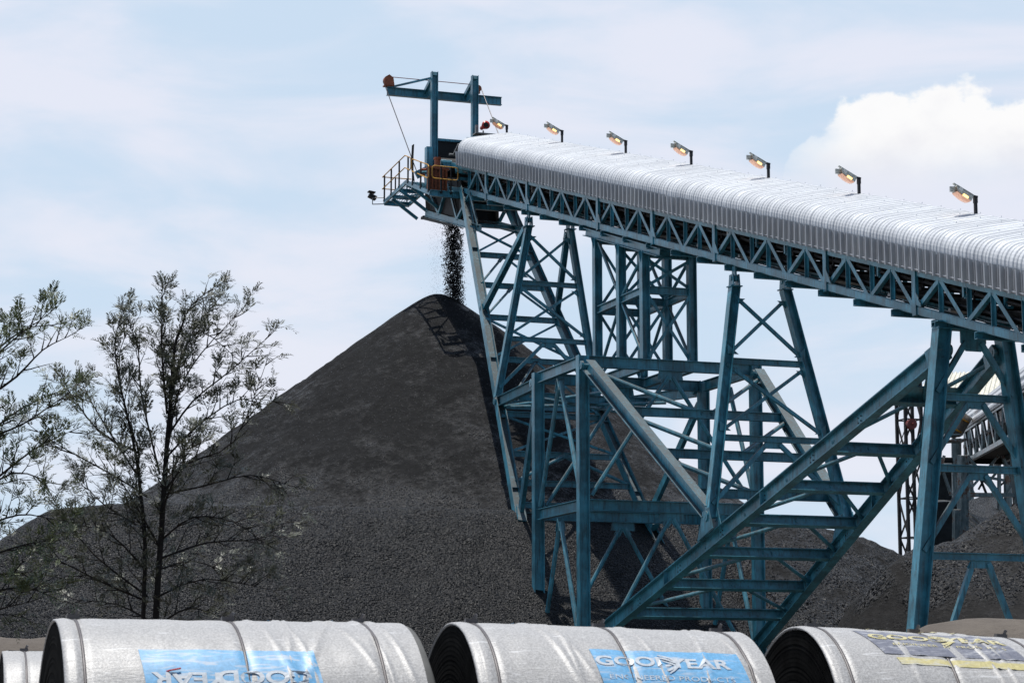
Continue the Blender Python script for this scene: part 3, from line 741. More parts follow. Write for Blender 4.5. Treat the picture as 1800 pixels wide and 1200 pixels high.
part('chute_lip', hd, lambda m: (m.box(P(-.95, 86.6, 19.45), P(.9, 86.6, 19.45), .34, .1), m.box(P(-.95, 86.6, 19.43), P(-.95, 82.5, 18.3), .05, .1)), M['black'])
part('chute_deck', hd, lambda m: m.plate([P(-.78, 85.0, 19.2), P(.78, 85.0, 19.2), P(.78, 82.2, 18.4), P(-.78, 82.2, 18.4)], (0, .28, 1), .03), M['black'])
part('belt_drum', hd, lambda m: m.tube(P(-.66, 85.6, 21.35), P(.66, 85.6, 21.35), .38, 24), M['belt'])
part('drum_bearing', hd, lambda m: [m.box(P(s*.78, 85.6, 21.1), P(s*.78, 85.6, 21.55), .3, .12) for s in (-1, 1)], TP)
part('wind_board', hd, lambda m: (m.plate([P(.80, 86.2, 21.35), P(.80, 82.0, 20.25), P(.80, 82.0, 21.7), P(.80, 86.2, 22.75)], (1, 0, 0), .03)), M['black'])
part('wind_board_frame', hd, lambda m: (m.box(P(-.72, 86.1, 22.62), P(.86, 86.1, 22.62), .06, .1), m.box(P(-.66, 86.1, 21.2), P(-.66, 86.1, 22.6), .1, .08, (0, 1, 0)), m.box(P(.84, 86.2, 22.8), P(.84, 82.0, 21.75), .06, .09)), TP)
part('back_board', hd, lambda m: m.plate([P(-.62, 86.15, 21.3), P(.78, 86.15, 21.3), P(.78, 86.15, 22.58), P(-.62, 86.15, 22.58)], (0, 1, 0), .02), M['black'])
part('belt_cleaner', hd, lambda m: (m.tube(P(-.5, 84.4, 21.6), P(.5, 84.4, 21.6), .05), m.box(P(-.3, 84.4, 21.6), P(-.22, 84.0, 21.95), .1, .06), m.box(P(.15, 84.4, 21.6), P(.23, 84.0, 21.95), .1, .06)), M['roller'])
part('head_pipe', hd, lambda m: (m.tube(P(-.2, 82.2, 20.45), P(-.78, 82.6, 20.55), .16, 12), m.box(P(-.85, 82.2, 20.1), P(.4, 82.2, 20.1), .1, .12)), TP)
# drive
drv = thing('drive_unit', P(-1.4, 82.6, 19.8), 'rusty orange slatted drive guard with a small orange motor on the head walkway', 'drive unit')
def guard(m):
    x0, x1, y, z0, z1 = -1.86, -1.14, 82.75, 19.72, 20.62
    for x in (x0, x1): m.box(P(x, y, z0), P(x-.0, y, z1), .07, .07, (0, 1, 0))
    for k in range(1, 5):
        x = x0 + (x1-x0)*k/5; m.box(P(x, y-.02, z0+.04), P(x, y-.02, z1-.04), .035, .03, (0, 1, 0))
    m.box(P(x0-.03, y, z1), P(x1+.12, y, z1-.04), .08, .09); m.box(P(x0, y, z0), P(x1, y, z0), .07, .07)
    m.box(P(x0, y, z1), P(x0, y+.3, z1), .07, .07)
part('guard_frame', drv, guard, M['orange'])
part('guard_panel', drv, lambda m: (m.plate([P(-1.84, 82.79, 19.75), P(-1.16, 82.79, 19.75), P(-1.16, 82.79, 20.58), P(-1.84, 82.79, 20.58)], (0, 1, 0), .015), m.plate([P(-1.86, 82.8, 19.75), P(-1.86, 83.0, 19.75), P(-1.86, 83.0, 20.58), P(-1.86, 82.8, 20.58)], (1, 0, 0), .015)), M['brown'])
part('motor', drv, lambda m: (m.tube(P(-1.4, 83.1, 20.72), P(-1.4, 83.1, 21.02), .12, 14), m.tube(P(-1.4, 83.1, 21.02), P(-1.4, 83.1, 21.1), .15, 14), m.box(P(-1.58, 83.1, 20.7), P(-1.22, 83.1, 20.7), .3, .06)), M['orange'])
part('gearbox', drv, lambda m: (m.box(P(-1.15, 83.3, 20.85), P(-.85, 83.3, 20.85), .4, .35), m.tube(P(-1.25, 83.2, 20.95), P(-.8, 83.2, 20.95), .12, 12)), TP)
# left service equipment behind the rail
cab = thing('control_cabinet', P(-1.9, 84.6, 20.2), 'pale teal equipment cabinet with conduits behind the walkway rail', 'cabinet')
part('cabinet_body', cab, lambda m: m.box(P(-1.27, 84.7, 20.35), P(-1.27, 84.7, 21.9), .24, .3, (0, 1, 0)), TP)
part('conduit', cab, lambda m: [m.path([P(-1.98, 84.4+i*.1, 21.9), P(-2.02, 84.4+i*.1, 21.0), P(-1.95, 84.4, 20.4)], .02) for i in range(3)], M['black'])
part('hydraulic_pack', cab, lambda m: (m.tube(P(-1.95, 83.5, 20.55), P(-1.55, 83.5, 20.6), .06), m.box(P(-2.05, 83.8, 20.5), P(-1.6, 83.8, 20.75), .14, .3)), TP)
part('hose_coupling', cab, lambda m: (m.tube(P(-2.0, 83.3, 20.62), P(-1.78, 83.3, 20.64), .05), m.tube(P(-2.0, 83.3, 20.40), P(-1.85, 83.3, 20.42), .05)), M['orange'])

# walkway with rails
wk = thing('service_walkway', P(-1.4, 85, 20), 'overhanging teal walkway with yellow rails and dark posts at the conveyor head', 'walkway')
WX = -1.97
a0, a1, a2 = V((WX, 82.15, 19.52)), V((WX, 85.45, 20.66)), V((WX, 88.6, 20.5))
def wz(y):
    return a0.z + (a1.z-a0.z)*(y-a0.y)/(a1.y-a0.y) if y < a1.y else a1.z + (a2.z-a1.z)*(y-a1.y)/(a2.y-a1.y)
for X in (WX, -.9):
    part('edge_beam', wk, lambda m: (m.chan(P(X, a0.y, a0.z-.08), P(X, a1.y, a1.z-.08), .16, .08), m.chan(P(X, a1.y, a1.z-.08), P(X, a2.y, a2.z-.08), .16, .08)), TP)
part('end_beam', wk, lambda m: m.ibeam(P(WX, a0.y, a0.z-.08), P(-.6, a0.y, a0.z-.1), .24, .16), TP)
part('end_beam', wk, lambda m: (m.chan(P(WX, a2.y, a2.z-.1), P(-.9, a2.y, a2.z-.1), .2, .1)), TP)
for y in (83.3, 84.4, 85.5, 86.5, 87.5):
    part('cross_rib', wk, lambda m: m.chan(P(WX+.04, y, wz(y)-.13), P(-.92, y, wz(y)-.13), .16, .07), TP)
for i, (ya, yb) in enumerate(((82.2, 83.3), (83.3, 84.4), (84.4, 85.5), (85.5, 86.5), (86.5, 87.5), (87.5, 88.5))):
    part('floor_brace', wk, lambda m: m.angle(P(WX+.05 if i % 2 else -.95, ya, wz(ya)-.2), P(-.95 if i % 2 else WX+.05, yb, wz(yb)-.2), .06), TP)
def grating(m):
    for k in range(9):
        x = WX + .1 + k*.115
        m.box(P(x, a0.y+.05, a0.z-.03), P(x, a1.y, a1.z-.03), .006, .03); m.box(P(x, a1.y, a1.z-.03), P(x, a2.y, a2.z-.03), .006, .03)
part('grating', wk, grating, TP)
for y, dz in ((84.8, 1), (86.3, 1), (87.6, 1)):
    part('bracket', wk, lambda m: m.box(P(WX+.05, y, wz(y)-.2), P(-.84, y, wz(y)-.95), .08, .12), TP)
posts = [82.35, 83.1, 83.95, 84.95, 86.1, 87.3, 88.5]
for y in (82.3, 83.35, 84.45, 85.1, 86.35, 87.5, 88.5):
    part('rail_post', wk, lambda m: (m.box(P(WX-.03, y, wz(y)-.08), P(WX-.03, y, wz(y)+1.02), .055, .055, (0, 1, 0)), m.box(P(WX-.03, y-.05, wz(y)-.02), P(WX-.03, y+.05, wz(y)-.02), .08, .05)), M['post'])
for x in (-1.55, -1.15):
    part('rail_post', wk, lambda m: (m.box(P(x, a0.y-.03, a0.z-.08), P(x, a0.y-.03, a0.z+1.02), .05, .05, (0, 1, 0)), m.tube(P(x, a0.y-.1, a0.z-.02), P(x, a0.y+.02, a0.z-.02), .05)), M['post'])
for x in (-1.5, -1.0):
    part('rail_post', wk, lambda m: m.box(P(x, a2.y, a2.z), P(x, a2.y, a2.z+1.0), .05, .05, (0, 1, 0)), M['post'])
def loop(m, pts, r=.022):
    pts = [V(p) for p in pts]; out = []
    n = len(pts)
    for i in range(n):
        p0, p, p1 = pts[i-1], pts[i], pts[(i+1) % n]
        d0 = (p0-p).normalized()*.12; d1 = (p1-p).normalized()*.12
        for t in (0, .33, .66, 1): out.append((p+d0)*(1-t)**2 + p*2*t*(1-t) + (p+d1)*t*t)
    m.path(out + [out[0]], r)
part('rail', wk, lambda m: loop(m, [P(-1.93, a0.y-.08, a0.z+1.0), P(-.88, a0.y-.08, a0.z+.98), P(-.88, a0.y-.08, a0.z+.48), P(-1.93, a0.y-.08, a0.z+.5)]), M['yellow'])
XR = WX-.06
part('rail', wk, lambda m: m.path([P(XR, 84.75, wz(84.75)+.52), P(XR, 84.62, wz(84.62)+.62), P(XR, 84.62, wz(84.62)+1.0), P(XR, 84.8, wz(84.8)+1.02), P(XR, 85.45, 21.68), P(XR, 88.7, 21.5)], .022), M['yellow'])
part('rail', wk, lambda m: m.path([P(XR, 84.75, wz(84.75)+.5), P(XR, 85.45, 21.18), P(XR, 88.7, 21.0)], .022), M['yellow'])
part('rail', wk, lambda m: m.path([P(XR, 84.45, wz(84.45)+.5), P(XR, 84.5, wz(84.5)+.95), P(XR, 84.35, wz(84.35)+1.0), P(XR, 82.3, wz(82.3)+1.02), P(XR, 82.2, wz(82.2)+.95), P(XR, 82.2, wz(82.2)+.55), P(XR, 82.35, wz(82.3)+.5), P(XR, 84.45, wz(84.45)+.5)], .022), M['yellow'])
for dz in (1.0, .5):
    part('rail', wk, lambda m: m.path([P(XR, a2.y+.05, a2.z+dz), P(-.8, a2.y+.05, a2.z+dz)], .022), M['yellow'])
# small spotlight hung off the end of the walkway
sp_ = thing('spotlight', P(-2.3, 88.9, 20.4), 'small dark spotlight on a bracket off the left end of the walkway', 'light')
part('bracket', sp_, lambda m: m.path([P(-2.0, 88.6, 20.35), P(-2.42, 88.8, 20.35), P(-2.42, 88.8, 20.62), P(-2.0, 88.6, 20.62)], .02), M['roller'])
part('lamp_head', sp_, lambda m: (m.box(P(-2.55, 88.9, 20.75), P(-2.25, 88.9, 20.62), .26, .16), m.box(P(-2.58, 88.9, 20.9), P(-2.3, 88.9, 20.86), .28, .05)), M['black'])

# hoist gantry
gy = 85.3
gan = thing('hoist_gantry', P(0, gy, 20), 'teal gantry of two posts and a long cross beam with orange pulleys', 'gantry')
for s in (-1, 1):
    part('post', gan, lambda m: m.ibeam(P(s*.86, gy, 20.6 if s < 0 else 21.4), P(s*.86, gy, 25.2), .26, .24, (1, 0, 0)))
    part('knee_plate', gan, lambda m: m.plate([P(s*.86-.12, gy-.0, 24.95), P(s*.86-.12, gy, 25.22), P(s*.86-.14, gy+.9, 24.62), P(s*.86-.14, gy+.9, 24.42)], (1, 0, 0), .10) if False else m.box(P(s*.86, gy-.08, 25.12), P(s*.86-.02, gy+1.25, 24.62), .16, .16))
    part('knee_plate', gan, lambda m: m.plate([P(s*.86, gy+.13, 24.9), P(s*.86, gy+1.2, 24.55), P(s*.86, gy+.9, 24.35), P(s*.86, gy+.13, 24.35)], (1, 0, 0), .025))
part('cross_beam', gan, lambda m: m.ibeam(P(-2.52, gy+1.15, 24.55), P(2.4, gy+1.15, 24.55), .34, .2))
part('tie', gan, lambda m: m.box(P(-2.3, gy+1.1, 24.74), P(-.86, gy+.1, 25.0), .07, .07))
part('pulley', gan, lambda m: (m.tube(P(-2.46, gy+1.05, 24.98), P(-2.46, gy+1.25, 24.98), .21, 18), m.box(P(-2.66, gy+1.15, 24.76), P(-2.24, gy+1.15, 24.76), .26, .05), m.plate([P(-2.68, gy+1.0, 24.76), P(-2.24, gy+1.0, 24.76), P(-2.29, gy+1.0, 25.1), P(-2.46, gy+1.0, 25.22), P(-2.64, gy+1.0, 25.1)], (0, 1, 0), .02)), M['orange'])
part('pulley', gan, lambda m: (m.tube(P(1.12, gy+.3, 24.78), P(1.12, gy+.45, 24.78), .14, 16), m.box(P(1.0, gy+.37, 24.62), P(1.2, gy+.37, 24.62), .12, .1)), M['orange'])
part('hoist_rope', gan, lambda m: (m.tube(P(-2.36, gy+1.15, 25.16), P(1.12, gy+.37, 24.93), .016), ), M['redbrown'])
part('hoist_rope', gan, lambda m: m.tube(P(-2.67, gy+1.15, 24.95), P(-1.85, 84.2, 20.6), .018), M['cable'])
part('hoist_rope', gan, lambda m: m.tube(P(1.26, gy+.37, 24.8), P(1.35, gy-1.6, 22.4), .018), M['cable'])
hn = thing('siren', P(.5, 83.2, 22.2), 'small red round siren on a bracket beside the right gantry post', 'siren')
part('horn', hn, lambda m: (m.tube(P(.56, 82.95, 22.55), P(.56, 83.25, 22.55), .17, 18, .10), m.tube(P(.56, 83.25, 22.55), P(.56, 83.5, 22.55), .08, 12)), M['red'], True)
part('horn_mouth', hn, lambda m: (m.tube(P(.56, 82.94, 22.55), P(.56, 82.96, 22.55), .11, 16), m.tube(P(.56, 82.90, 22.55), P(.56, 82.94, 22.55), .04, 10)), M['black'])
part('mounting_tray', hn, lambda m: (m.box(P(.15, 83.2, 22.22), P(1.15, 83.2, 22.22), .4, .04), m.box(P(.56, 83.3, 22.22), P(.56, 83.3, 22.4), .05, .05, (0, 1, 0)), m.box(P(.28, 83.3, 22.3), P(.28, 83.3, 22.6), .1, .1, (0, 1, 0))), M['roller'])

# floodlights along the ridge
def floodlight():
    r = thing('floodlight', V((0, 0, 0)), 'x', 'floodlight', 'lit floodlights along the gallery roof')
    r['_o'] = (0, 0, 0)
    mk = lambda name, fn, mat, sm=False: (lambda mb: (fn(mb), mb.make(name, mat, r, sm))[1])(MB())
    mk('stand', lambda m: (m.box(V((0, 0, -.1)), V((0, 0, .46)), .08, .08, (0, 1, 0)), m.box(V((0, 0, .28)), V((0, 0, .44)), .10, .10, (0, 1, 0)), m.box(V((.06, 0, .46)), V((-.22, 0, .50)), .10, .05)), M['post'])
    tl = lambda x, y, z: V((-.15 + x*.866 - z*(-.5), y, .50 - x*(-.5)*-1*-1 + z*.866)) if False else V((-.15 - x*.88 + z*.47*0, y, .49 + x*.42 + z))
    body = mk('housing', lambda m: (m.plate([tl(.0, -.15, -.02), tl(.62, -.15, -.02), tl(.60, -.15, -.19), tl(.10, -.15, -.24)], (0, 1, 0), .02), m.plate([tl(.0, .15, -.02), tl(.62, .15, -.02), tl(.60, .15, -.17), tl(.10, .15, -.20)], (0, 1, 0), .02),
        m.box(tl(.0, 0, -.03), tl(.62, 0, -.03), .32, .04), m.box(tl(.62, 0, -.04), tl(.62, 0, -.2), .3, .05, (0, 1, 0)), m.box(tl(-.1, 0, .03), tl(.66, 0, .04), .07, .035)), M['lampbody'])
    def lens(m):
        rows = []
        for i in range(9):
            a = math.pi*i/8; rows.append([tl(.34 - .27*math.cos(a), y, -.20 - .11*math.sin(a)*k) for y, k in ((-.15, .35), (-.10, .85), (0, 1), (.10, .85), (.15, .35))])
        m.grid(rows)
    mk('lens', lens, M['lens'], True)
    mk('arc_tube', lambda m: m.tube(tl(.22, -.15, -.20), tl(.40, -.15, -.19), .035, 10), M['arc'])
    mk('reflector_cap', lambda m: m.box(tl(.54, -.17, -.075), tl(.42, -.17, -.075), .012, .09), M['lampwhite'])
    return r
def copytree(o, parent=None):
    c = o.copy(); C.objects.link(c); c.parent = parent
    for ch in list(o.children): copytree(ch, c)
    return c
FL = [(82.06, 'floodlight nearest the gantry, first and smallest of the row'), (75.89, 'second floodlight out from the gantry, over the far trestle'),
      (69.74, 'third floodlight out from the gantry, above the far side of the narrow tower'), (64.28, 'fourth floodlight, halfway along the roof in front of clear sky'),
      (58.74, 'floodlight whose lamp overlaps the left tail of the white cloud'), (53.22, 'floodlight under the middle of the white heap cloud, second from the right edge'),
      (47.31, 'largest floodlight, nearest the right edge of the picture')]
f0 = floodlight()
for i, (y, lb) in enumerate(FL):
    o = f0 if i == 0 else copytree(f0)
    o.location = P(1.12, y, bz(y)+HB+1.48 - (.14 if i == 0 else 0)); o['label'] = lb + ', lit orange'
    o.scale = (.82, .9, .84)

# ------------------------------------------------------------------ background right
TR = M['tealrust']
def cvec(px, py, d):      # a point from eye level bearings, used for the far plant
    f_, cp_, sp__ = 4000., .98764, .15676
    a, b, c_ = px-900, f_, 600-py
    X, Y, Z = a, b*cp_ - c_*sp__, b*sp__ + c_*cp_
    k = d/f_
    return V((X*k*.94408 + Y*k*.32971 - 27.324, -X*k*.32971 + Y*k*.94408, Z*k + GZ))
def mast():
    mt = thing('lattice_mast', V((28.6, 100, 0)), 'slim dark lattice mast on the skyline between the coal mound and the nearest trestle', 'mast')
    b0 = V((28.6, 100, 0)); H_ = 17.6; w_ = .44
    cs = [V((-w_, -w_, 0)), V((w_, -w_, 0)), V((w_, w_, 0)), V((-w_, w_, 0))]
    for c in cs: part('mast_leg', mt, lambda m: m.box(b0+c, b0+c+V((0, 0, H_)), .14, .14, (0, 1, 0)), M['black'])
    def lac(m):
        n = 9
        for i in range(n):
            z0, z1 = i*H_/n, (i+1)*H_/n
            for j in range(4):
                a, b = cs[j], cs[(j+1) % 4]
                if i % 2: a, b = b, a
                m.box(b0+a+V((0, 0, z0)), b0+b+V((0, 0, z1)), .07, .07); m.box(b0+cs[j]+V((0, 0, z1)), b0+cs[(j+1) % 4]+V((0, 0, z1)), .06, .06)
    part('lacing', mt, lac, M['black'])
    part('cable', mt, lambda m: m.path([V((28.2, 99.4, 15.5)), V((27.7, 99.4, 14.3)), V((27.8, 99.4, 13.2)), V((28.2, 99.4, 12.8))], .025), M['black'])
    h = tag(MB().tube(V((28.35, 99.2, 15.35)), V((28.35, 99.45, 15.35)), .26, 20).tube(V((28.35, 99.05, 15.35)), V((28.35, 99.2, 15.35)), .05, 8).tube(V((28.35, 99.45, 15.35)), V((28.35, 99.6, 15.35)), .12, 8).make('warning_bell', M['redbrown'], smooth=False), 'dark red round bell fixed on the lattice mast', 'bell')
    fl = thing('yard_lamp', V((29.6, 99.4, 15.4)), 'boxy yard lamp with a tilted glass beside the lattice mast', 'lamp')
    part('housing', fl, lambda m: (m.box(V((29.2, 99.4, 15.65)), V((29.7, 99.4, 15.3)), .4, .35), m.box(V((29.75, 99.4, 15.2)), V((29.75, 99.4, 16.9)), .12, .12, (0, 1, 0))), M['black'])
    part('glass', fl, lambda m: m.box(V((29.18, 99.3, 15.6)), V((29.05, 99.3, 15.35)), .3, .05), M['lampwhite'])
mast()
def conv2():
    g = thing('second_conveyor', cvec(1750, 760, 76), 'older rusted teal conveyor truss under a ribbed sheet cover, seen behind the nearest trestle', 'conveyor')
    A, B = cvec(1697, 812, 88), cvec(1860, 722, 62); A2, B2 = cvec(1697, 757, 88), cvec(1860, 646, 62)
    side = V((1.6, .5, 0))
    for o in (V((0, 0, 0)), side):
        part('truss_side', g, lambda m: (m.box(A+o, B+o, .14, .16), m.box(A2+o, B2+o, .14, .16)), TR)
        n = 12
        for i in range(n):
            p, q = lerp(A+o, B+o, i/n), lerp(A2+o, B2+o, i/n); q2 = lerp(A2+o, B2+o, (i+.9)/n); p1 = lerp(A+o, B+o, (i+.9)/n)
            part('truss_post', g, lambda m: m.box(p, q, .10, .10, (1, 0, 0)), TR)
            part('truss_diagonal', g, lambda m: m.box(q, p1, .08, .08, (1, 0, 0)), TR)
    def cover(m):
        rows = []; up = V((0, 0, 1)); n = 15
        prof = [(-.15, .0)] + [( -.15 + .15*(i//2) + (.03 if i % 2 else 0), .10*i) for i in range(1, 10)]
        for P0 in (A2, B2):
            row = []
            for i in range(22):
                t = i/21; h = 1.05*math.sin(t*math.pi/2); x = -.15 + 1.0*(1-math.cos(t*math.pi/2)); r_ = (.05 if i % 4 in (1, 2) else 0)
                row.append(P0 + V((x - r_, -r_*.5 + x*.3, h + r_*.3)))
            for i in range(8):
                t = (i+1)/8; h = 1.05*math.cos(t*math.pi/2); x = .85 + 1.0*math.sin(t*math.pi/2); row.append(P0 + V((x, x*.3, h)))
            rows.append(row)
        m.grid(rows)
    part('cover', g, cover, M['galv'])
    part('belt', g, lambda m: m.box(lerp(A, A2, .55)+side*.5, lerp(B, B2, .55)+side*.5, 1.3, .12), M['belt'])
    part('lower_belt', g, lambda m: m.box(lerp(A, A2, .1)+side*.5, lerp(B, B2, .1)+side*.5, 1.3, .05), M['belt'])
conv2()
def transfer():
    g = thing('transfer_tower', cvec(1720, 1000, 84)*1, 'rusty teal transfer tower with dark hopper and slatted chute behind right heap', 'tower')
    def bx(name, a, b, w_, h_, mat=TR, up=(0, 0, 1)): part(name, g, lambda m: m.box(a, b, w_, h_, up), mat)
    part('round_column', g, lambda m: m.tube(cvec(1681, 770, 86), cvec(1684, 985, 86), .19, 14), TR)
    bx('column', cvec(1693, 800, 80), cvec(1692, 1010, 80), .30, .3, TR, (0, 1, 0)); bx('column', cvec(1682, 895, 78), cvec(1681, 1010, 78), .24, .2, TR, (0, 1, 0))
    bx('column', cvec(1781, 790, 80), cvec(1790, 940, 80), .18, .2, TR, (0, 1, 0)); bx('column', cvec(1770, 800, 90), cvec(1772, 930, 90), .22, .2, TR, (0, 1, 0))
    bx('column', cvec(1756, 790, 92), cvec(1757, 930, 92), .12, .12, TR, (0, 1, 0))
    bx('crossbeam', cvec(1697, 869, 80), cvec(1785, 870, 80), .2, .14); bx('crossbeam', cvec(1640, 808, 86), cvec(1810, 812, 86), .2, .2, M['black'])
    bx('crossbeam', cvec(1640, 780, 86), cvec(1700, 772, 86), .12, .1); bx('crossbeam', cvec(1700, 832, 90), cvec(1800, 850, 90), .1, .1)
    for a, b in (((1697, 838), (1712, 868)), ((1788, 838), (1768, 868)), ((1700, 800), (1756, 868)), ((1756, 800), (1705, 860)), ((1762, 800), (1792, 870)), ((1700, 880), (1712, 870)), ((1735, 850), (1760, 820)), ((1660, 800), (1640, 870)), ((1655, 820), (1672, 870))):
        bx('brace', cvec(*a, 82), cvec(*b, 82), .09, .09)
    for a, b in (((1705, 820), (1790, 905)), ((1800, 815), (1740, 870)), ((1720, 860), (1745, 815)), ((1735, 870), (1715, 820)), ((1775, 895), (1800, 860))):
        bx('brace', cvec(*a, 96), cvec(*b, 96), .08, .08, M['black'])
    # hopper behind the columns: a tapering dark box
    def hop(m):
        t = [cvec(1632, 815, 88), cvec(1680, 815, 88), cvec(1700, 812, 96), cvec(1645, 812, 96)]; b = [cvec(1625, 950, 88), cvec(1668, 950, 88), cvec(1686, 948, 96), cvec(1640, 948, 96)]
        n = len(m.v); m.v += t + b; m.f += [(n, n+1, n+2, n+3), (n+4, n+7, n+6, n+5)] + [(n+i, n+4+i, n+4+(i+1) % 4, n+(i+1) % 4) for i in range(4)]
    part('hopper', g, hop, M['plant'])
    part('hopper_bin', g, lambda m: m.box(cvec(1650, 880, 86), cvec(1650, 985, 86), 1.0, 1.0, (0, 1, 0)), M['plant'])
    # chute roof: coal covered slab falling right, slats on its lower left
    part('chute_roof', g, lambda m: m.plate([cvec(1697, 884, 90), cvec(1745, 868, 96), cvec(1772, 912, 92), cvec(1740, 935, 84), cvec(1697, 945, 84)], (-.3, -.6, .75), .15), M['coarse'])
    part('chute_apron', g, lambda m: m.plate([cvec(1697, 925, 91), cvec(1764, 905, 91), cvec(1764, 970, 91), cvec(1697, 975, 91)], (0, -1, 0), .1), M['black'])
    for k in range(6):
        bx('chute_slat', cvec(1695, 894+k*9, 83.5), cvec(1745-k*5, 936+k*3, 82.5), .09, .05, M['slat'])
    part('vent_duct', g, lambda m: (m.tube(cvec(1692, 725, 84), cvec(1676, 752, 84), .42, 14), m.tube(cvec(1676, 752, 84), cvec(1668, 766, 84), .40, 14, .22)), M['roller'])
    part('duct_band', g, lambda m: (m.tube(cvec(1684, 732, 83.8), cvec(1683, 734, 83.8), .46, 14), m.tube(cvec(1672, 750, 83.6), cvec(1671, 752, 83.6), .44, 14)), M['yellow'])
    for a, b in (((1660, 765), (1690, 765)), ((1660, 775), (1692, 776))):
        bx('platform', cvec(*a, 83), cvec(*b, 83), .7, .05)
transfer()
def shed():
    g = thing('mill_shed', V((46, 122, 0)), 'distant shed with a pale cream ribbed roof behind the nearest trestle', 'shed')
    eL, eR = cvec(1613, 694, 124), cvec(1880, 702, 124); rL, rR = cvec(1634, 656, 133), cvec(1880, 654, 133); bL, bR = cvec(1637, 662, 142), cvec(1880, 660, 142)
    rows = []; n = 34; up = V((0, 0, 1))
    for i in range(n):
        for s_, u in ((0, 0), (.22, 1), (.6, 1), (.82, 0)):
            t = (i+s_)/n; rows.append([lerp(eL, eR, t)+up*u*.09, lerp(rL, rR, t)+up*u*.09])
    part('roof', g, lambda m: m.grid(rows), M['shed'])
    part('roof', g, lambda m: m.grid([[rL, bL], [rR, bR]]), M['shed'])
    part('fascia', g, lambda m: m.box(eL-up*.22, eR-up*.22, .1, .4), M['black'])
    for t in (.12, .35, .6, .85):
        q = lerp(eL, eR, t); part('column', g, lambda m: m.box(V((q.x, q.y+.4, 0)), q-up*.42+V((0, .4, 0)), .3, .3, (0, 1, 0)), TR)
shed()

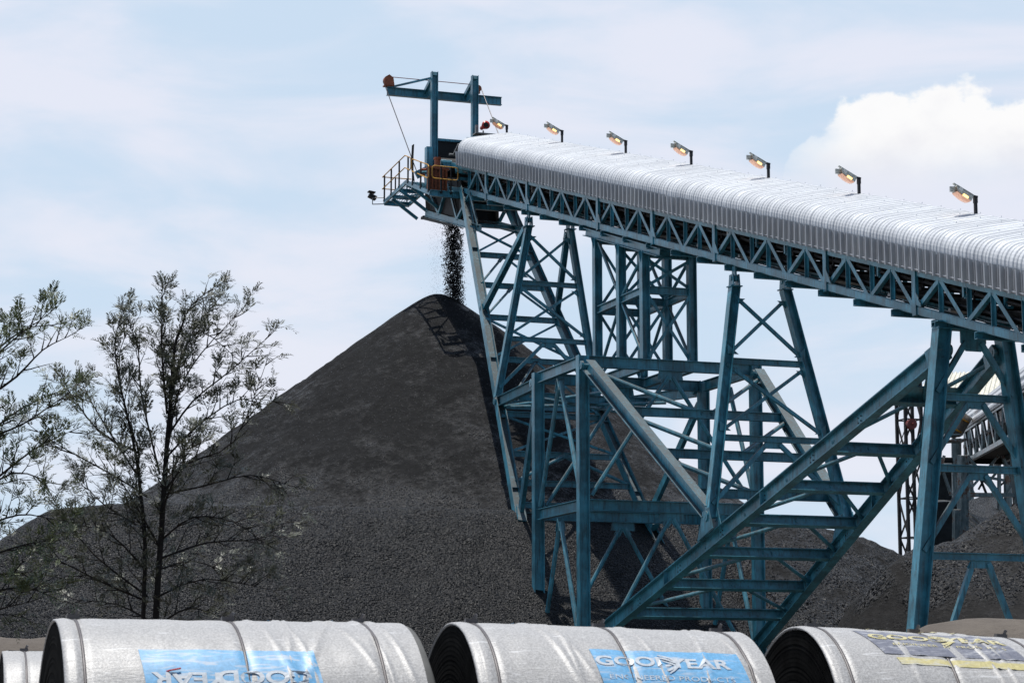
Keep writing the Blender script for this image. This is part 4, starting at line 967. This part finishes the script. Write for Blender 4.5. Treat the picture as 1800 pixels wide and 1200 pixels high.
# ------------------------------------------------------------------ belt rolls in the foreground
def font_mesh(txt, size, bold=.02, sx=1.25):
    cu = bpy.data.curves.new('t', 'FONT'); cu.body = txt; cu.size = size; cu.align_x = 'CENTER'; cu.align_y = 'CENTER'; cu.offset = bold*size; cu.resolution_u = 4
    o = bpy.data.objects.new('t', cu); C.objects.link(o)
    dg = bpy.context.evaluated_depsgraph_get(); dg.update()
    me = bpy.data.meshes.new_from_object(o.evaluated_get(dg)); vs = [(v.co.x*sx, v.co.y) for v in me.vertices]; fs = [tuple(p.vertices) for p in me.polygons]
    bpy.data.objects.remove(o); bpy.data.curves.remove(cu); bpy.data.meshes.remove(me)
    return vs, fs
CA, SA = .94408, .32971
def roll(px0, d0, psi, L, Rr, label, tilt=0, prints=(), straps=(), wr=(), zt=.59, hollow=0, seed=1, endband=False):
    rr = random.Random(seed)
    # near left end centre from camera bearing, right = axis
    cx, cf = (px0-900)/4000.*d0, d0*.995
    o = V((cx*CA + cf*SA - 27.324, -cx*SA + cf*CA, 0)); o.z = zt + GZ - Rr
    ax = V((math.cos(psi)*CA + math.sin(psi)*SA, -math.cos(psi)*SA + math.sin(psi)*CA, -tilt)).normalized()
    back = V((-ax.y, ax.x, 0)).normalized()               # away from the viewer
    upv = ax.cross(back).normalized(); upv = upv if upv.z > 0 else -upv
    g = thing('belt_roll', V((o.x, o.y, 0)), label, 'belt roll', 'wrapped rolls of conveyor belt in the foreground')
    def sp(s, th, r): return o + ax*s + upv*(r*math.cos(th)) - back*(r*math.sin(th))      # th from top towards viewer
    def rad(s, th):
        u = s/L; r = Rr + .008*noise.noise(V((s*1.5, th*2, seed))) + .004*noise.noise(V((s*6, th*5, seed+3)))
        if u < .02: r -= .03*(1-u/.02)
        for c in straps: r -= .012*math.exp(-((s-c)/.03)**2)
        for (c, w0, am, sl_) in wr:
            r += am*math.exp(-((s-c-sl_*th)/w0)**2)
        return r
    N = 150; K = 150
    part('wrapping', g, lambda m: m.grid([[sp(L*i/N, 2*math.pi*j/K, rad(L*i/N, 2*math.pi*j/K)) for j in range(K+1)] for i in range(N+1)]), M['wrap'], True)
    # coiled rubber face: stepped rings, left end
    def face(m, s0, sg):
        rows = []; r = Rr - .035
        k = 0
        while r > .12:
            rows.append((r, s0 + sg*(.002 if k % 2 else 0) + rr.uniform(-.0015, .0015))); r -= .022 if k % 2 else .012; k += 1
        rows.append((.12, s0 + sg*.15))
        m.grid([[sp(s, 2*math.pi*j/72, q) for j in range(73)] for q, s in rows])
    part('coil_face', g, lambda m: face(m, -.012, 1), M['face'])
    part('coil_face', g, lambda m: face(m, L+.012, -1), M['edgegrey'] if endband else M['face'])
    def rim(m):
        pr = [(-.004, Rr-.026), (-.018, Rr-.016), (-.010, Rr-.006), (.02, Rr-.002), (.05, Rr+.002)]
        m.grid([[sp(s, 2*math.pi*j/120, q + .003*noise.noise(V((j*.7, s*20, seed)))) for j in range(121)] for s, q in pr])
    part('wrap_rim', g, rim, M['wrap'], True)
    if endband:
        part('bare_edge', g, lambda m: m.grid([[sp(s, 2*math.pi*j/96, q) for j in range(97)] for s, q in ((L-.01, Rr-.004), (L+.05, Rr-.02), (L+.10, Rr-.12), (L+.10, Rr-.3))]), M['edgegrey'], True)
    for c in straps:
        part('strap', g, lambda m: m.grid([[sp(c + q, 2*math.pi*j/120, rad(c, 2*math.pi*j/120)+.010 + h) for j in range(121)] for q, h in ((-.011, -.006), (-.009, .0), (.009, .0), (.011, -.006))]), M['strap'], True)
        part('strap_buckle', g, lambda m: (m.box(sp(c-.045, 0, Rr+.012), sp(c+.045, 0, Rr+.012), .05, .03), m.box(sp(c+.02, .01, Rr+.02), sp(c+.035, .02, Rr+.06), .02, .02)), M['strap'])
    for kind, arg in prints:
        if kind == 'patch':
            s0, s1, t0, t1, mat, lift, skew = arg
            part('printed_patch', g, lambda m: m.grid([[sp(s0+(s1-s0)*i/40 + skew*(t0+(t1-t0)*j/14 - t0), t0+(t1-t0)*j/14, rad(s0+(s1-s0)*i/40, t0+(t1-t0)*j/14)+lift) for j in range(15)] for i in range(41)]), M[mat], True)
        else:
            txt, sc_, tc_, size, mat, rot, lift, sxx, bold = arg
            vs, fs = font_mesh(txt, size, bold, sxx)
            mb = MB()
            for x, y in vs:
                if rot: x, y = -x, -y
                th = tc_ - y/Rr; s = sc_ + x
                mb.v.append(sp(s, th, rad(s, th)+lift))
            mb.f = fs; mb.make('printed_text', M[mat], g)
    return g, sp
def emblem(g, sp, sc_, tc_, h, mat, lift, Rr):
    # small winged shoe between the two halves of the word: three feathers sweeping left, a sole and a toe
    mb = MB()
    def st(pts, wd):
        n = len(mb.v); pts = [V((a, b, 0)) for a, b in pts]
        for i, p in enumerate(pts):
            d = (pts[min(i+1, len(pts)-1)] - pts[max(i-1, 0)]).normalized(); q = V((-d.y, d.x, 0))*wd*(1 - .5*i/len(pts))
            for w_ in (q, -q):
                a = p + w_; s = sc_ + a.x*h; th = tc_ - a.y*h/Rr; mb.v.append(sp(s, th, Rr+lift))
        for i in range(len(pts)-1): mb.f.append((n+2*i, n+2*i+1, n+2*i+3, n+2*i+2))
    st([(.45, .05), (.1, .35), (-.5, .55)], .07); st([(.45, -.1), (.0, .15), (-.45, .3)], .07); st([(.4, -.3), (0, -.1), (-.35, .05)], .06)
    st([(.5, .3), (.5, -.3), (.1, -.6), (-.2, -.75)], .11); st([(.55, -.35), (.2, -.72), (-.1, -.95)], .06)
    mb.make('printed_emblem', M[mat], g)
Rr = 1.15
g, sp = roll(106, 16.2, R(17), 2.47, Rr, 'silver wrapped belt roll at the left with a torn blue print turned upside down', .004,
     prints=[('patch', (.49, 1.70, R(37), R(66), 'blue', .004, .10)), ('patch', (.75, 2.0, R(-18), R(-1.5), 'blue', .004, 0)),
             ('text', ('GOOD', 1.33, R(50), .155, 'wprint', True, .008, 1.35, .03)), ('text', ('YEAR', .82, R(51), .155, 'wprint', True, .008, 1.35, .03))],
     straps=(.12, 1.22, 2.18), wr=((1.55, .012, .010, .16), (1.62, .012, .008, -.12), (1.98, .015, .012, -.42), (2.12, .015, .012, .12), (1.34, .012, .009, .20), (1.85, .014, .010, .35), (2.22, .012, .012, .18)), seed=1, endband=True)
g, sp = roll(789, 16.9, R(15), 2.2, Rr, 'silver wrapped belt roll in the middle with a bright blue print and white lettering', .028,
     prints=[('patch', (.86, 1.98, R(33), R(64), 'blue', .004, .10)), ('patch', (.3, 1.5, R(-16), R(-2), 'blue', .004, 0)),
             ('text', ('GOOD', 1.17, R(40.0), .14, 'wprint', False, .008, 1.35, .03)), ('text', ('YEAR', 1.66, R(40.3), .14, 'wprint', False, .008, 1.35, .03)),
             ('text', ('ENGINEERED PRODUCTS', 1.42, R(48), .062, 'wprint', False, .008, 1.35, .0))],
     straps=(.14, 1.12, 2.05), wr=((.5, .02, .010, .25), (.58, .012, .008, .32), (.66, .012, .008, .1), (1.25, .012, .008, .15), (1.85, .012, .01, .28), (1.78, .012, .008, -.1)), seed=2)
emblem(g, sp, 1.42, R(39.6), .13, 'wprint', .012, Rr)
g, sp = roll(1381, 17.8, R(13.5), 1.86, Rr, 'belt roll at the right with a faded navy print, pale yellow letters and yellow stripe', .045,
     prints=[('patch', (.36, 1.52, R(13), R(34.5), 'navy', .004, .30)), ('patch', (.55, 1.80, R(36.5), R(40.5), 'yprint', .004, .30)), ('patch', (.30, 1.6, R(-12), R(3), 'yprint', .004, 0)),
             ('text', ('GOOD', .76, R(20.5), .14, 'yprint', False, .009, 1.5, .03)), ('text', ('YEAR', 1.30, R(20.5), .14, 'yprint', False, .009, 1.5, .03)),
             ('text', ('ENGINEERED  PRODUCTS', 1.05, R(27), .05, 'yprint', False, .009, 1.6, .0))],
     straps=(.13, .98, 1.72), wr=((1.15, .02, .012, .25), (1.3, .02, .010, .2), (.6, .03, .006, .1)), seed=3)
emblem(g, sp, 1.03, R(20.3), .14, 'yprint', .012, Rr)
roll(18, 25, R(15), 2.1, 1.15, 'smaller looking belt roll cut by the left edge, in the row behind', .0, straps=(.22, 1.4), zt=.56, seed=4)
roll(545, 25, R(10), 1.20, 1.15, 'belt roll of the row behind, glimpsed in the gap between two rolls', .0, straps=(.2, 1.2), zt=.60, seed=5)
tag(MB().path([V((0, 0, 0)), V((.3, .1, -.05))], .01).make('x', M['red']), 'x', 'x') if False else None
def tape():
    c, s_ = (250-900)/4000.*15.2, 15.2
    def q(px, py, d): return cvec(px, py, d)
    pts = [q(176, 1196, 15.35), q(186, 1192, 15.3), q(210, 1194, 15.25), q(290, 1193, 15.2), q(275, 1197, 15.15)]
    mb = MB().path([q(283, 1182, 15.35), q(300, 1177, 15.33), q(318, 1173.5, 15.36)], .006, 5).path([q(185, 1193, 15.42), q(215, 1194, 15.38), q(250, 1195, 15.36), q(283, 1182, 15.35)], .004, 5)
    tag(mb.make('packing_string', M['red']), 'thin red packing string lying across the left belt roll', 'string')
    tag(MB().plate([q(265, 1177, 15.42), q(279, 1166, 15.46), q(288, 1175, 15.42), q(275, 1190, 15.36)], (0, -.7, .7), .004).make('paper_scrap', M['edgegrey']), 'small grey torn scrap on the blue print of the left belt roll', 'scrap')
tape()

# ------------------------------------------------------------------ trees
def tree(name, base, pxm, limbs, label, leafmat, seed, dist, nleaf=1.0, extra=10, hmin=0):
    """limbs: polylines in metres (across, away, height) from the trunk foot; twigs and feathery leaves are grown on them"""
    rr = random.Random(seed)
    t = thing(name, base, label, 'tree')
    wood = MB(); leaf = MB(); br = MB()
    ca, sa = CA, SA
    def W(p): return base + V((p[0]*ca + p[1]*sa, -p[0]*sa + p[1]*ca, p[2]))
    def limb(mb, pts, r0, r1, n=6):
        pts = [W(p) for p in pts]; k = len(pts)-1
        rows = []
        for i, p in enumerate(pts):
            d = (pts[min(i+1, k)] - pts[max(i-1, 0)]).normalized(); _, x, y = frame(p, p+d, (0, 0, 1) if abs(d.z) < .9 else (1, 0, 0))
            r = r0 + (r1-r0)*i/k
            rows.append([p + x*(r*math.cos(2*math.pi*j/n)) + y*(r*math.sin(2*math.pi*j/n)) for j in range(n+1)])
        mb.grid(rows)
    def smooth(pts, m=3):
        out = []
        P_ = [V(p) for p in pts]
        for i in range(len(P_)-1):
            p0, p1, p2, p3 = P_[max(i-1, 0)], P_[i], P_[i+1], P_[min(i+2, len(P_)-1)]
            for j in range(m):
                u = j/m
                out.append(.5*((2*p1) + (-p0+p2)*u + (2*p0-5*p1+4*p2-p3)*u*u + (-p0+3*p1-3*p2+p3)*u**3))
        return out + [P_[-1]]
    def spray(p, d, L_):
        # one feathery compound leaf: a rib with narrow leaflets in two rows, drooping at its tip
        d = d.normalized(); side = d.cross(V((rr.uniform(-.4, .4), rr.uniform(-.4, .4), 1))).normalized(); nrm = side.cross(d)
        n = rr.randint(5, 6)
        for i in range(n):
            u = (i+.6)/n; c = p + d*(L_*u) - V((0, 0, .18*L_*u*u))
            ll = L_*.48*(1 - .45*u)*rr.uniform(.8, 1.15)
            for s in (-1, 1):
                dd = (side*s + d*rr.uniform(.7, 1.2) + nrm*rr.uniform(-.35, .2)).normalized()*ll
                wv = (d*.9 - side*s*.3).normalized()*ll*.15
                k = len(leaf.v); leaf.v += [W(c - wv*.2), W(c + dd*.5 + wv), W(c + dd), W(c + dd*.5 - wv)]
                leaf.f.append((k, k+1, k+2, k+3))
    def twig(p, d, L_, r, depth=0):
        pts = [p]; q = p.copy(); dd = d.normalized(); n = max(4, int(L_/.11))
        for i in range(n):
            dd = (dd + V((rr.uniform(-.13, .13), rr.uniform(-.13, .13), rr.uniform(-.06, .15)))).normalized(); q = q + dd*(L_/n); pts.append(q.copy())
            if q.z > hmin:
                for s in (0, 1):
                    if rr.random() < nleaf:
                        lat = dd.cross(V((rr.uniform(-1, 1), rr.uniform(-1, 1), rr.uniform(-1, 1)))).normalized()
                        spray(q, dd*.8 + lat*.8 + V((0, 0, .05)), rr.uniform(.15, .27))
            if depth == 0 and i > 0 and rr.random() < .38:
                lat = dd.cross(V((rr.uniform(-1, 1), rr.uniform(-1, 1), rr.uniform(-1, 1)))).normalized()
                twig(q, dd + lat*.9, L_*rr.uniform(.35, .55), r*.6, 1)
        limb(br if depth else wood, [tuple(v) for v in pts], r, .002, 4)
        for s in range(1): spray(q, dd + V((rr.uniform(-.6, .6), rr.uniform(-.6, .6), rr.uniform(-.3, .5))), .16)
    for pts, r0, r1, tw in limbs:
        sm = smooth(pts); limb(wood if tw else br, [tuple(v) for v in sm], r0, r1, 7)
        if not tw:
            continue
        n = len(sm); tot = sum((sm[i+1]-sm[i]).length for i in range(n-1)); acc = 0; nxt = tot*tw[0]
        for i in range(n-1):
            seg = (sm[i+1]-sm[i]); acc += seg.length
            while acc > nxt:
                nxt += tw[1]*rr.uniform(.7, 1.3); u = acc/tot; d = seg.normalized()
                lat = d.cross(V((rr.uniform(-1, 1), rr.uniform(-1, 1), rr.uniform(-.3, .3)))).normalized()
                twig(sm[i] + seg*rr.random(), d*.9 + lat*rr.uniform(.5, 1.1) + V((0, 0, .25)), tw[2]*rr.uniform(.6, 1.2)*(1.15 - .5*u), .012)
        twig(sm[-1], (sm[-1]-sm[-2]), tw[2]*.6, .008)
    wood.v += []; k = len(wood.v); wood.v += br.v; wood.f += [tuple(i+k for i in f_) for f_ in br.f]
    wood.make('trunk', M['bark'], t, True)
    leaf.make('crown', M[leafmat], t)
    return t
def limbs_px(tab, x0, pxm, seed):
    rr = random.Random(seed); out = []
    for pts, r0, r1, tw, dep in tab:
        k = len(pts)-1
        out.append(([((x-x0)/pxm, dep*(i/k)**1.1 if k else 0, (1235-y)/pxm + GZ) for i, (x, y) in enumerate(pts)], r0, r1, tw))
    return out
D1 = 38.0; PM = 4000/D1
bt = cvec(265, 1235+GZ*PM, D1); bt.z = 0
TW = (.12, .15, .5)
tabA = [
 ([(262, 1410), (264, 1250), (266, 1080), (272, 930), (278, 780), (283, 700), (288, 600), (300, 560), (318, 520), (352, 492)], .072, .005, (.4, .14, .5), .0),
 ([(256, 1400), (245, 1250), (245, 1090), (246, 960), (236, 860), (228, 800), (212, 730), (195, 660), (188, 600), (196, 556)], .050, .006, (.4, .14, .5), -.5),
 ([(280, 760), (320, 695), (384, 636), (450, 570)], .022, .005, TW, .6), ([(281, 775), (299, 684), (341, 615), (412, 542)], .022, .005, TW, -.5),
 ([(280, 716), (291, 636), (315, 561), (350, 505)], .020, .0045, TW, .7), ([(277, 720), (270, 620), (272, 520)], .020, .0045, TW, -.6),
 ([(275, 862), (320, 812), (405, 775), (462, 640)], .020, .0045, TW, -.7), ([(277, 800), (330, 740), (400, 690), (465, 690)], .020, .0045, TW, .5),
 ([(277, 865), (341, 850), (427, 828), (495, 845)], .020, .0045, TW, .4), ([(275, 945), (331, 908), (405, 918), (470, 960)], .020, .0045, TW, -.6),
 ([(270, 1047), (347, 1015), (453, 1030)], .020, .0045, TW, .6), ([(272, 980), (350, 950), (440, 940), (490, 905)], .020, .0045, TW, .9),
 ([(228, 800), (224, 780), (192, 684), (184, 599), (205, 551)], .020, .0045, TW, .4), ([(227, 790), (160, 755), (105, 680)], .020, .0045, TW, -.4),
 ([(236, 845), (176, 759), (130, 690), (105, 645)], .020, .0045, TW, .7), ([(246, 870), (187, 833), (107, 790), (60, 760)], .020, .0045, TW, -.7),
 ([(267, 830), (235, 690), (232, 610), (215, 560)], .020, .0045, TW, -.9), ([(250, 1047), (150, 972), (80, 887), (43, 823)], .020, .0045, TW, .5),
 ([(252, 1057), (176, 1025), (96, 985), (35, 960)], .020, .0045, TW, -.6), ([(255, 1090), (190, 1060), (110, 1050)], .020, .0045, TW, .8),
 ([(277, 711), (262, 600), (258, 520)], .020, .0045, TW, .3), ([(244, 930), (160, 880), (110, 835)], .020, .0045, TW, 1.0),
 ([(272, 900), (300, 850), (350, 780)], .020, .0045, TW, -1.3), ([(270, 960), (230, 880), (205, 830)], .020, .0045, TW, -1.4), ([(268, 1100), (330, 1070), (390, 1085)], .020, .0045, TW, -1.0),
 ([(272, 880), (285, 800), (300, 740)], .020, .0045, TW, 1.6), ([(270, 1000), (320, 980), (380, 1000)], .020, .0045, TW, 1.4), ([(280, 690), (300, 600), (330, 560), (385, 600)], .020, .0045, TW, 1.0),
 ([(246, 1000), (190, 940), (140, 930)], .020, .0045, TW, -1.3),
]
tree('feathery_tree', bt, PM, limbs_px(tabA, 265, PM, 1), 'feathery leaved small tree with two dark stems in front of the coal', 'leaf', 21, D1, nleaf=.37)
D2 = 34.0; PM2 = 4000/D2
bt2 = cvec(-150, 1235+GZ*PM2, D2); bt2.z = 0
TW2 = (.25, .16, .55)
tabB = [
 ([(-150, 1435), (-148, 1200), (-140, 1000), (-130, 800), (-120, 620), (-100, 480)], .13, .02, (.8, .5, .6), 0),
 ([(-130, 800), (-60, 700), (0, 650), (45, 600), (88, 575)], .030, .005, TW2, .2), ([(-130, 780), (-60, 650), (0, 590), (60, 550)], .027, .005, TW2, -.4),
 ([(-132, 720), (-60, 620), (0, 560), (50, 545)], .027, .005, TW2, .6), ([(-135, 900), (-60, 780), (20, 740), (95, 690)], .030, .005, TW2, -.2),
 ([(-135, 920), (-50, 850), (30, 780), (90, 745)], .030, .005, TW2, .5), ([(-138, 960), (-60, 880), (10, 830), (85, 850)], .030, .005, TW2, -.5),
 ([(-140, 1000), (-60, 930), (10, 900), (60, 905)], .030, .005, TW2, .3), ([(-130, 850), (-60, 760), (0, 700), (70, 660)], .027, .005, TW2, .9),
 ([(-140, 1040), (-60, 990), (20, 960), (80, 950)], .030, .005, TW2, -.3), ([(-142, 1090), (-60, 1050), (20, 1030), (70, 1045)], .030, .005, (.3, .13, .7), .2),
 ([(-142, 1120), (-60, 1090), (0, 1070), (50, 1060)], .030, .005, (.3, .13, .7), -.5), ([(-142, 1060), (-50, 1010), (30, 1000)], .027, .005, (.3, .13, .7), .7),
]
tree('feathery_tree', bt2, PM2, limbs_px(tabB, -150, PM2, 2), 'green feathery tree reaching in from the left edge of the picture', 'leaf2', 33, D2, nleaf=.37)

for o in list(bpy.data.objects):
    if '_o' in o: del o['_o']
